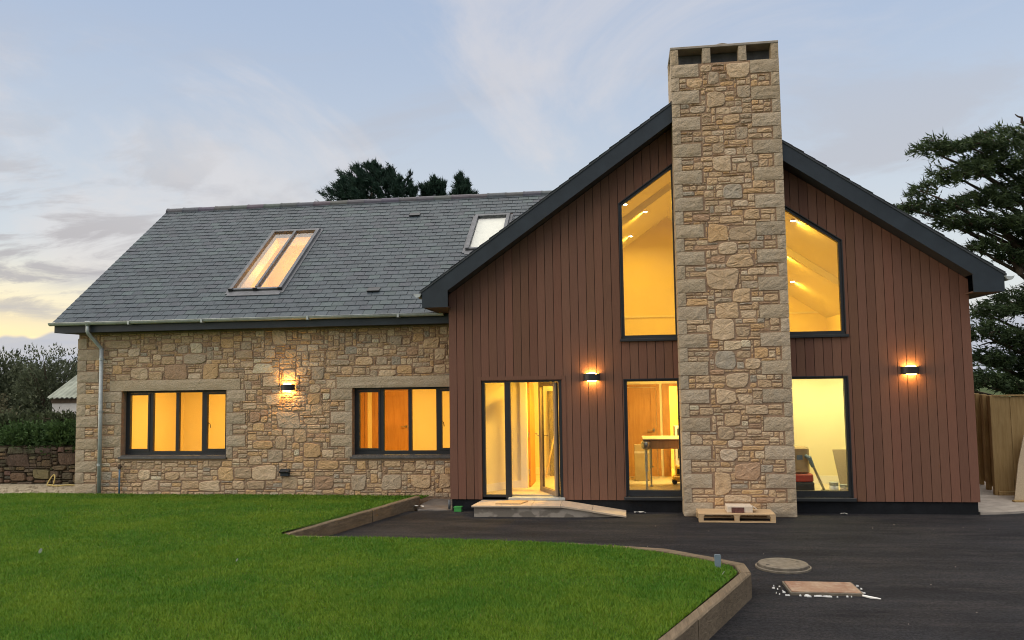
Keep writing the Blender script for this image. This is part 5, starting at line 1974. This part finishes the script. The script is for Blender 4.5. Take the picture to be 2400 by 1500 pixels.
# pallet and carton
t_ = thing('pallet', 'small pine pallet lying at the foot of the stone chimney', 'pallet', (4.86, -0.7, 0))
px0, px1, py0, py1 = 4.27, 5.455, -0.955, -0.445
for k in range(4):
    a = py0 + k * (py1 - py0) / 4
    m = MB()
    m.bbox(px0 + rnd.uniform(-.006, .006), px1 + rnd.uniform(-.006, .006), a + 0.004, a + (py1 - py0) / 4 - 0.006, 0.118, 0.140, 0.003)
    m.build('deck_plank', 'pine', t_)
for x in (px0 + 0.035, (px0 + px1) / 2, px1 - 0.035):
    m = MB()
    m.box(x - 0.05 if x > px0 + .1 else x - 0.033, x + 0.05 if x < px1 - .1 else x + 0.033, py0 + 0.005, py1 - 0.005, 0.098, 0.1175)
    m.build('stringer', 'pine', t_)
    for y in (py0 + 0.005, py1 - 0.105):
        m = MB()
        m.box(x - 0.036, x + 0.036, y, y + 0.10, 0.0185, 0.0975)
        m.build('block', 'pine', t_)
for y in (py0 + 0.004, py1 - 0.105):
    m = MB()
    m.box(px0, px1, y, y + 0.10, 0.001, 0.018)
    m.build('bottom_plank', 'pine', t_)
t_ = thing('carton', 'pale open carton with a dark printed panel lying on the pallet', 'box', (4.93, -0.72, 0.141))
m = MB()
m.bbox(4.72, 5.12, -0.86, -0.58, 0.1405, 0.245, 0.006)
m.build('tray', 'packing', t_)
m = MB()
m.box(4.79, 4.985, -0.872, -0.8605, 0.143, 0.225)
m.build('printed_panel', 'print_brown', t_)
m = MB()
m.add([(5.121, -0.85, 0.235), (5.19, -0.85, 0.19), (5.19, -0.62, 0.19), (5.121, -0.62, 0.235), (5.121, -0.85, 0.241), (5.194, -0.85, 0.195), (5.194, -0.62, 0.195), (5.121, -0.62, 0.241)],
      [(0, 3, 2, 1), (4, 5, 6, 7), (0, 1, 5, 4), (1, 2, 6, 5), (2, 3, 7, 6), (3, 0, 4, 7)])
m.build('flap', 'packing', t_)

t_ = thing('marker_stake', 'small blue-grey stake in the grass near the lawn corner', 'stake', (4.12, -5.0, 0.22))
m = MB()
m.prism([(4.09, 0.18), (4.15, 0.18), (4.155, 0.36), (4.148, 0.368), (4.092, 0.368), (4.085, 0.36)], -5.01, -4.98)
m.build('blade', 'grey_blue', t_)
for k, (x, y, lb) in enumerate(((4.12, -5.5, 'tiny white feather on the grass beside the sharp lawn corner'), (-1.35, -5.3, 'tiny white fallen petal in the middle of the lawn'), (-4.1, -5.0, 'pale fallen leaf standing in the grass at the far left'))):
    t_ = thing('fallen_leaf', lb, 'leaf', (x, y, 0.25), 'pale bits lying in the grass')
    m = MB()
    n = 8
    s_ = 0.035 if k < 2 else 0.06
    V = [(x + math.cos(6.283 * q / n) * s_ * 0.4, y + math.sin(6.283 * q / n) * s_ * .3, 0.27 + 0.02 + math.cos(6.283 * q / n + 0.6) * s_ * 0.6) for q in range(n)] + [(x, y - 0.008, 0.30)]
    m.add(V, [(q, (q + 1) % n, n) for q in range(n)])
    m.build('blade', 'foam', t_)

# ------------------------------------------------------------------ right side: fence and sheet
fence = thing('timber_fence', 'tall treated timber fence running back beside the gable', 'fence', (10.2, 2.5, 0))
rf_ = random.Random(41)
pa, pb = (10.62, 4.6), (10.02, 2.05)
nb = 18
for k in range(nb):
    f0, f1 = k / nb, (k + 1.03) / nb
    ax, ay = pa[0] + (pb[0] - pa[0]) * f0, pa[1] + (pb[1] - pa[1]) * f0
    bx, by = pa[0] + (pb[0] - pa[0]) * f1, pa[1] + (pb[1] - pa[1]) * f1
    m = MB()
    h = 1.86 + rf_.uniform(-.01, .01)
    t1_ = 0.02
    m.prism([(ax, ay), (bx, by), (bx + t1_, by), (ax + t1_, ay)], 0.10, h, 'xy')
    m.build('fence_board', 'fence', fence)
for f in (0.0, 0.42, 0.72, 1.0):
    ax, ay = pa[0] + (pb[0] - pa[0]) * f, pa[1] + (pb[1] - pa[1]) * f
    m = MB()
    m.bbox(ax - 0.09, ax - 0.012, ay - 0.05, ay + 0.04, 0.0, 1.88, 0.005)
    m.build('fence_post', 'fence', fence)
m = MB()
for k in range(62):
    m = MB()
    ax = 9.985 + k * 0.152
    m.box(ax, ax + 0.148, 2.02 + (k % 2) * 0.008, 2.036 + (k % 2) * 0.008, 0.10, 1.855 + rf_.uniform(-.006, .006))
    m.build('fence_board', 'fence', fence)
m = MB()
m.box(9.98, 19.4, 1.995, 2.065, 1.862, 1.89)
m.build('capping_rail', 'fence', fence)
m = MB()
m.box(9.98, 19.4, 1.97, 2.03, 0.03, 0.098)
m.build('gravel_board', 'fence', fence)
t_ = thing('chipboard_sheet', 'chipboard sheet leaning against the fence at the right edge', 'board', (10.4, 1.5, 0.03))
m = MB()
V = [(9.93, 1.25, 0.06), (11.3, 1.18, 0.06), (11.3, 1.80, 1.15), (10.42, 1.86, 1.15), (10.18, 1.60, 0.65)]
V += [(p[0], p[1] + 0.022, p[2] - 0.004) for p in V]
m.add(V, [(0, 1, 2, 3, 4), (9, 8, 7, 6, 5), (0, 5, 6, 1), (1, 6, 7, 2), (2, 7, 8, 3), (3, 8, 9, 4), (4, 9, 5, 0)])
m.build('sheet', 'chipboard', t_)
t_ = thing('support_batten', 'wooden batten under the leaning chipboard sheet', 'batten', (10.4, 1.2, 0.03))
m = MB()
m.box(9.88, 11.4, 1.14, 1.24, 0.031, 0.058)
m.build('length', 'fence', t_)

# ------------------------------------------------------------------ left side: old wall, shed, hose
ow = thing('old_stone_wall', 'old dark mossy stone boundary wall left of the house', 'wall', (-11, 3.0, 0))
m = MB()
m.box(-24, -8.36, 2.98, 3.4, -0.3, 0.93)
owc = m.build('wall_core', 'earth', ow)
ro = random.Random(8)


def old_col(r):
    c = r.choice([(0.125, 0.085, 0.045), (0.16, 0.11, 0.058), (0.095, 0.068, 0.038), (0.18, 0.13, 0.07), (0.08, 0.072, 0.036)])
    return tuple(x * r.uniform(0.8, 1.25) for x in c)


old_st = pack(ro, -13.5, -8.38, -0.02, 0.93, [], [], 0.06, 0.042, 30)
rubble(ro, old_st, 2.98, owc, 300, 'stone', True, 'oldstone', old_col, 0.022, (0.015, 0.06))
m = MB()
for k in range(420):
    x, y = ro.uniform(-14, -8.4), ro.uniform(1.35, 2.95)
    r_ = ro.uniform(0.008, 0.035) if ro.random() < 0.9 else ro.uniform(0.04, 0.07)
    n = 6
    a0 = ro.uniform(0, 6)
    V = [(x + math.cos(a0 + 6.283 * q / n) * r_ * ro.uniform(.7, 1.3), y + math.sin(a0 + 6.283 * q / n) * r_ * ro.uniform(.7, 1.2), 0.03) for q in range(n)]
    V += [(p[0] * .6 + x * .4, p[1] * .6 + y * .4, 0.035 + r_ * ro.uniform(.4, .9)) for p in V]
    m.add(V, [(q, (q + 1) % n, n + (q + 1) % n, n + q) for q in range(n)] + [tuple(range(n, 2 * n))])
tag(m.build('rubble_stones', 'gravel'), 'loose pale rubble along the foot of the old wall', kind='stuff')
t_ = thing('garden_hose', 'loop of yellowish hose on the gravel by the old wall', 'hose', (-9.5, 2.6, 0.05))
m = MB()
pts = []
for k in range(26):
    f = k / 25
    pts.append((-9.95 + 0.1 * math.cos(f * 5) + (1.5 * (f - .45) if f > .45 else 0), 2.62 + 0.10 * math.sin(f * 7), 0.07 + 0.22 * max(0, math.sin(math.pi * min(1, f / 0.45))) if f < .45 else 0.07 + 0.01 * math.sin(k)))
m.tube(pts, 0.014, 6)
m.build('tube', 'hose', t_, True)
shed = thing('shed', 'whitewashed shed with corrugated sheet roof behind the old wall', 'shed', (-12.6, 9.3, 0))
m = MB()
m.box(-14.12, -10.5, 8.0, 11.2, -0.3, 1.82)
m.build('wall', 'shed_white', shed)
m = MB()
m.box(-14.14, -10.5, 7.97, 7.999, 1.80, 1.93)
m.build('eaves_board', 'bark', shed)
V, F = [], []
nx_ = 120
for i in range(nx_ + 1):
    x = -14.22 + 3.9 * i / nx_
    dz = 0.022 * math.sin(i * math.pi / 2.5)
    V += [(x, 7.86, 1.96 + dz), (x, 9.7, 2.92 + dz), (x, 11.5, 1.96 + dz)]
for i in range(nx_):
    a = i * 3
    F += [(a, a + 3, a + 4, a + 1), (a + 1, a + 4, a + 5, a + 2)]
mk('roof', V, F, 'shed_roof', shed)
m = MB()
m.prism([(8.0, 1.82), (11.2, 1.82), (11.2, 2.0), (9.7, 2.82), (8.0, 1.95)], -14.1, -14.05, 'yz')
m.build('end_gable', 'shed_white', shed)

# ------------------------------------------------------------------ trees, shrubs


def sprays(centres, dirs, length, width, k, spread, rng, jit):
    """k slender leaf triangles round every centre, fanned along dirs"""
    n = len(centres)
    c = np.repeat(centres, k, axis=0) + rng.normal(0, jit, (n * k, 3))
    d = np.repeat(dirs, k, axis=0) + rng.normal(0, spread, (n * k, 3))
    d /= np.linalg.norm(d, axis=1, keepdims=True) + 1e-9
    L = length * rng.uniform(0.5, 1.4, (n * k, 1))
    w = np.cross(d, rng.normal(0, 1, (n * k, 3)))
    w /= np.linalg.norm(w, axis=1, keepdims=True) + 1e-9
    w *= width * rng.uniform(0.6, 1.3, (n * k, 1))
    a, b, t_ = c - w, c + w, c + d * L
    V = np.stack([a, b, t_], 1).reshape(-1, 3)
    return V, np.arange(len(V)).reshape(-1, 3)


def crown_tint(n_cl, k, rng, c1, c2):
    f = rng.uniform(0, 1, (n_cl, 1)) * 0.7
    f = np.repeat(f, k, axis=0) + rng.uniform(0, 0.3, (n_cl * k, 1))
    col = np.array(c1) * (1 - f) + np.array(c2) * f
    return np.repeat(col, 3, axis=0)


def limb(mb, p0, p1, r0, r1, sag, rr, n=7):
    p0, p1 = Vector(p0), Vector(p1)
    pts, rad = [], []
    for i in range(n + 1):
        f = i / n
        p = p0.lerp(p1, f) + Vector((rr.uniform(-.04, .04), rr.uniform(-.04, .04), sag * math.sin(math.pi * f) + rr.uniform(-.03, .03)))
        pts.append(p)
        rad.append(r0 + (r1 - r0) * f)
    mb.tube(pts, rad, 7)
    return pts


# macrocarpas behind the ridge
def macrocarpa(cx, cy, zb, prof, lean, label, n_cl, seed, sx=1.0):
    """prof: list of (z, half width) of the crown's outline"""
    rng = np.random.default_rng(seed)
    rr = random.Random(seed)
    t_ = thing('macrocarpa_tree', label, 'tree', (cx, cy, -0.3), 'macrocarpa trees behind the stone wing')
    zs = np.array([p[0] for p in prof])
    ws = np.array([p[1] for p in prof])
    mb = MB()
    mb.tube([(cx + .3, cy, -0.3), (cx + .2, cy, zs[0]), (cx, cy, (zs[0] + zs[-1]) / 2), (cx - lean * .5, cy, zs[-1] - .6)], [0.35, 0.28, 0.18, 0.03], 8)
    for k in range(14):
        z_ = rr.uniform(zs[0] + .2, zs[-1] - .8)
        w_ = float(np.interp(z_, zs, ws)) * 0.75
        a = rr.uniform(0, 6.283)
        limb(mb, (cx, cy, z_ - .4), (cx + math.cos(a) * w_ * sx, cy + math.sin(a) * w_, z_ + .25), 0.07, 0.02, 0.1, rr, 5)
    mb.build('trunk', 'bark', t_)
    nb_ = n_cl // 9
    z_ = rng.uniform(zs[0], zs[-1], nb_)
    w_ = np.interp(z_, zs, ws)
    a = rng.uniform(0, 2 * np.pi, nb_)
    rad = w_ * np.sqrt(rng.uniform(0.10, 1.0, nb_)) * 0.93
    b0 = np.stack([cx + np.cos(a) * rad * sx, cy + np.sin(a) * rad, z_ - 0.12], 1)
    bd = np.stack([np.cos(a) * rad / max(ws) * 0.9 - lean, np.sin(a) * rad / max(ws) * 0.7, 0.25 + 0.5 * (z_ - zs[0]) / (zs[-1] - zs[0])], 1) + rng.normal(0, 0.22, (nb_, 3))
    bd /= np.linalg.norm(bd, axis=1, keepdims=True)
    bl = rng.uniform(0.25, 0.75, nb_) * (0.55 + 0.45 * max(ws) / 2.2)
    f_ = rng.uniform(0, 1, (nb_, 14, 1))
    c = (b0[:, None, :] + bd[:, None, :] * bl[:, None, None] * f_ + rng.normal(0, 1, (nb_, 14, 3)) * 0.10 * (1.05 - f_)).reshape(-1, 3)
    d = np.repeat(bd, 14, axis=0)
    n_cl = len(c)
    K = 9
    V, F = sprays(c, d / np.linalg.norm(d, axis=1, keepdims=True), 0.20, 0.024, K, 0.42, rng, 0.045)
    mk_np('crown', V, F, 'leaf', t_, crown_tint(n_cl, K, rng, (0.010, 0.026, 0.019), (0.030, 0.062, 0.040)))
    return t_


macrocarpa(-7.75, 20.0, 0, [(4.5, 0.6), (7.0, 1.9), (8.8, 2.3), (9.8, 2.25), (10.5, 2.0), (11.1, 1.5), (11.5, 0.9), (11.75, 0.25)], 0.45, 'broad windswept dark tree rising behind the ridge above the large skylight', 7500, 3, 1.08)
macrocarpa(-5.0, 20.0, 0, [(4.5, 0.3), (8.0, 0.75), (9.8, 0.66), (10.3, 0.50), (10.8, 0.36), (11.1, 0.12)], 0.1, 'narrow dark tree behind the ridge, middle of the three', 1700, 4)
macrocarpa(-3.8, 20.0, 0, [(4.5, 0.3), (8.0, 0.85), (9.8, 0.74), (10.2, 0.52), (10.7, 0.26), (11.1, 0.08)], 0.1, 'narrow pointed dark tree behind the ridge, nearest the gable', 1700, 6)

# big layered cypress at the right
rng = np.random.default_rng(17)
rr = random.Random(17)
t_ = thing('cypress_tree', 'huge layered cypress with sweeping dark branches behind the fence', 'tree', (16.3, 11.5, -0.3))
PADS = [(11.72, 8.5, 8.38, 0.75, 0.14), (13.02, 9, 8.57, 0.98, 0.19), (14.24, 9.5, 8.89, 0.99, 0.27), (11.11, 8, 7.16, 0.4, 0.09), (12.43, 9, 7.8, 0.82, 0.33), (13.65, 9.5, 8.17, 0.99, 0.49), (10.88, 8.5, 6.82, 0.39, 0.11),
        (11.83, 9, 6.85, 0.88, 0.17), (13.14, 9.5, 7.1, 0.99, 0.31), (14.38, 10, 7.4, 0.89, 0.42), (12.25, 9, 6.44, 0.65, 0.17), (13.44, 9.5, 6.42, 0.88, 0.29), (14.45, 10, 6.54, 0.67, 0.45), (13.07, 9.5, 5.78, 0.66, 0.12),
        (14.28, 10, 5.57, 0.67, 0.22), (13.52, 10, 4.02, 0.67, 0.3), (14.44, 10.5, 4.4, 0.68, 0.43), (13.06, 9.5, 3.45, 0.55, 0.3), (14.04, 10, 3.28, 0.77, 0.42), (13.33, 10, 2.69, 0.67, 0.3), (14.33, 10.5, 2.56, 0.68, 0.49),
        (12.98, 9.5, 2.1, 0.65, 0.35), (14.07, 10, 1.9, 0.66, 0.36), (15.2, 10, 7.97, 0.88, 0.8), (15.09, 10, 6.14, 0.88, 0.6), (15.08, 10, 4.09, 0.87, 0.7), (14.98, 10, 2.42, 0.87, 0.71), (16.5, 10.5, 9.4, 1.2, 0.6), (18.0, 11, 8.0, 1.3, 0.8), (18.2, 11, 5.5, 1.3, 0.8), (17.5, 11, 3.2, 1.2, 0.8),
        (12.6, 9.6, 1.3, 0.7, 0.4), (15.6, 10.5, 1.5, 1.1, 0.6), (19.6, 11.5, 6.6, 1.2, 0.5), (20.2, 11.5, 4.4, 1.2, 0.5), (19.0, 11.2, 2.2, 1.2, 0.6), (17.2, 11.0, 6.6, 1.1, 0.5), (18.6, 11.3, 9.0, 1.1, 0.4), (13.8, 10.2, 1.0, 0.9, 0.5), (12.3, 11.5, 2.2, 0.7, 0.5), (12.7, 11.5, 3.1, 0.6, 0.4)]
mb = MB()
mb.tube([(16.4, 11.5, -0.3), (16.2, 11.4, 2.0), (15.9, 11.2, 4.5), (15.8, 11.0, 6.5), (15.9, 11.0, 8.5), (16.1, 11, 9.6)], [0.55, 0.48, 0.42, 0.30, 0.16, 0.05], 10)
for (x, y, z, rx, rz) in PADS:
    zz = max(0.6, z - 1.3 - 0.12 * (16 - x))
    zz = min(zz, 8.0)
    p0 = (16.0 - 0.03 * zz, 11.2, zz)
    limb(mb, p0, (x - rx * 0.3, y, z - rz * 0.3), 0.11, 0.018, 0.22, rr, 8)
    for q in range(4):
        limb(mb, (x + rr.uniform(-.2, .8) * rx, y + rr.uniform(-.2, .3), z - rz * .4), (x + rr.uniform(-1, .6) * rx, y + rr.uniform(-.6, .6), z + rr.uniform(-.2, .6) * rz), 0.028, 0.008, 0.05, rr, 4)
for (a, b) in (((15.9, 11.0, 4.6), (13.2, 10.0, 5.75)), ((15.9, 11.0, 4.9), (12.9, 9.8, 6.2)), ((14.36, 10.2, 5.1), (13.7, 10, 6.1)), ((15.8, 11, 5.6), (13.6, 9.9, 7.0)), ((14.0, 9.9, 8.4), (13.1, 9.3, 9.05)), ((14.9, 10, 8.8), (14.2, 9.5, 9.5)), ((15.5, 10.6, 3.2), (13.0, 9.8, 3.05))):
    limb(mb, a, b, 0.10, 0.012, 0.12, rr, 8)
mb.build('trunk', 'bark', t_)
Vs, Fs, Ts = [], [], []
off = 0
for (x, y, z, rx, rz) in PADS:
    n_cl = int(185 * max(0.25, rx * (rz + 0.25) / 0.5))
    u = rng.normal(0, 1, (n_cl, 3))
    u /= np.linalg.norm(u, axis=1, keepdims=True)
    u *= rng.uniform(0.15, 1.0, (n_cl, 1)) ** 0.5
    c = np.stack([x + u[:, 0] * rx * 1.05, y + u[:, 1] * 0.75, z + u[:, 2] * rz * 0.8 + 0.07 * np.sin(u[:, 0] * 5 + x * 3) + 0.05 * np.sin(u[:, 1] * 7)], 1)
    d = np.tile(np.array([-0.75, -0.2, 0.18]), (n_cl, 1)) + rng.normal(0, 0.3, (n_cl, 3))
    K = 9
    V, F = sprays(c, d, 0.17, 0.021, K, 0.4, rng, 0.045)
    Vs.append(V)
    Fs.append(F + off)
    off += len(V)
    Ts.append(crown_tint(n_cl, K, rng, (0.018, 0.034, 0.017), (0.080, 0.115, 0.042)))
mk_np('crown', np.concatenate(Vs), np.concatenate(Fs), 'leaf', t_, np.concatenate(Ts))


def bush(name, label, cat, c, r, n_cl, seed, col1, col2, leaf_l=0.10, leaf_w=0.03, K=8, trunk=True, group=None, lump=0.16, up=0.5):
    rng = np.random.default_rng(seed)
    rr = random.Random(seed)
    t_ = thing(name, label, cat, (c[0], c[1], -0.3), group)
    if trunk:
        mb = MB()
        mb.tube([(c[0], c[1], -0.3), (c[0] + .05, c[1], c[2] - r[2] * .3), (c[0], c[1], c[2] + r[2] * .5)], [0.12, 0.08, 0.02], 7)
        for k in range(22):
            a = rr.uniform(0, 6.283)
            e_ = rr.uniform(-.2, .95)
            limb(mb, (c[0], c[1], c[2] - r[2] * rr.uniform(.2, .6)), (c[0] + math.cos(a) * r[0] * .85 * (1 - .3 * abs(e_)), c[1] + math.sin(a) * r[1] * .85, c[2] + e_ * r[2]), 0.035, 0.006, .1, rr, 5)
        mb.build('trunk', 'bark', t_)
    u = rng.normal(0, 1, (n_cl, 3))
    u /= np.linalg.norm(u, axis=1, keepdims=True)
    az_ = np.arctan2(u[:, 1], u[:, 0])
    m_ = 1 + lump * np.sin(4 * az_ + 3 * u[:, 2] + seed) + lump * .7 * np.sin(9 * az_ - 7 * u[:, 2])
    q = u * (rng.uniform(0.12, 1, (n_cl, 1)) ** 0.45) * m_[:, None]
    cc = np.array(c) + q * np.array(r)
    d = u + np.array([0, 0, up])
    V, F = sprays(cc, d, leaf_l, leaf_w, K, 0.6, rng, leaf_l * .7)
    mk_np('crown', V, F, 'leaf', t_, crown_tint(n_cl, K, rng, col1, col2))
    return t_


# trees and scrub beyond the old wall
bush('scrub_tree', 'thin grey-green tree with sky showing through, left of the shed', 'tree', (-17.3, 12.0, 1.85), (1.35, 1.3, 1.6), 1900, 51, (0.055, 0.068, 0.04), (0.135, 0.155, 0.09), 0.11, 0.030, 8, True, 'trees beyond the old wall', 0.2)
bush('scrub_tree', 'rounded dusky tree at the far left edge beyond the old wall', 'tree', (-19.6, 12.5, 1.7), (1.7, 1.3, 1.7), 3200, 52, (0.048, 0.06, 0.036), (0.12, 0.138, 0.08), 0.11, 0.032, 8, True, 'trees beyond the old wall', 0.16)
bush('scrub_tree', 'dark evergreen tree standing behind the shed roof', 'tree', (-16.6, 14.5, 2.2), (1.8, 1.2, 1.5), 3300, 53, (0.028, 0.046, 0.030), (0.078, 0.11, 0.066), 0.13, 0.028, 9, True, 'trees beyond the old wall', 0.14)
bush('scrub_tree', 'low dark evergreen filling the gap between shed and house corner', 'tree', (-15.0, 15.5, 2.3), (1.5, 1.2, 1.45), 2800, 54, (0.020, 0.036, 0.022), (0.055, 0.082, 0.046), 0.13, 0.028, 9, True, 'trees beyond the old wall', 0.14)
for k, (x, y, z, rx, rz, lb) in enumerate(((-14.2, 6.2, 0.85, 0.9, 0.5, 'brownish bramble bush below the white shed wall'), (-13.0, 5.6, 0.75, 0.9, 0.55, 'bramble bush next to the house corner in front of the shed'), (-15.6, 6.8, 1.15, 0.95, 0.6, 'brownish bramble bush left of the shed'),
                                          (-17.0, 8.0, 1.5, 1.2, 0.7, 'olive scrub bush at the far left below the dusky tree'))):
    bush('bramble_bush', lb, 'bush', (x, y, z), (rx, 0.6, rz), 1000, 60 + k, (0.060, 0.060, 0.032), (0.15, 0.14, 0.08), 0.11, 0.022, 8, True, 'brambles beyond the old wall', 0.2, 0.8)
for k, (x, y, z, rx, rz, lb) in enumerate(((-9.0, 3.3, 1.02, 0.8, 0.36, 'green ivy mound on the old wall top beside the house corner'), (-10.1, 3.35, 1.08, 0.85, 0.34, 'green ivy mound on the middle of the old wall top'), (-11.2, 3.4, 1.05, 0.9, 0.33, 'green ivy mound on the old wall top at the picture edge'),
                                          (-9.6, 4.3, 1.10, 0.9, 0.42, 'dark leafy shrub just behind the wall-top ivy by the house'), (-11.2, 4.5, 1.18, 1.0, 0.42, 'dark leafy shrub just behind the wall-top ivy at the left'), (-12.6, 4.6, 1.2, 1.0, 0.4, 'dark leafy shrub beyond the left picture edge'))):
    dk = k >= 3
    bush('ivy_shrub', lb, 'shrub', (x, y, z), (rx, 0.45, rz), 1100, 80 + k, (0.028, 0.056, 0.018) if not dk else (0.034, 0.046, 0.022), (0.075, 0.135, 0.040) if not dk else (0.085, 0.105, 0.050), 0.075, 0.030, 7, dk, 'greenery on the old wall', 0.16, 0.6)
# withered stalks on the wall face
m = MB()
rv = random.Random(5)
for k in range(160):
    x = rv.uniform(-13, -8.45)
    z_ = rv.uniform(0.55, 0.98)
    m.tube([(x, 2.955, z_), (x + rv.uniform(-.08, .08), 2.89, z_ - rv.uniform(.05, .15)), (x + rv.uniform(-.12, .12), 2.91, z_ - rv.uniform(.18, .38))], 0.004, 3, False)
tag(m.build('dry_stalks', 'cardboard' if False else 'bark', ow), kind='stuff')
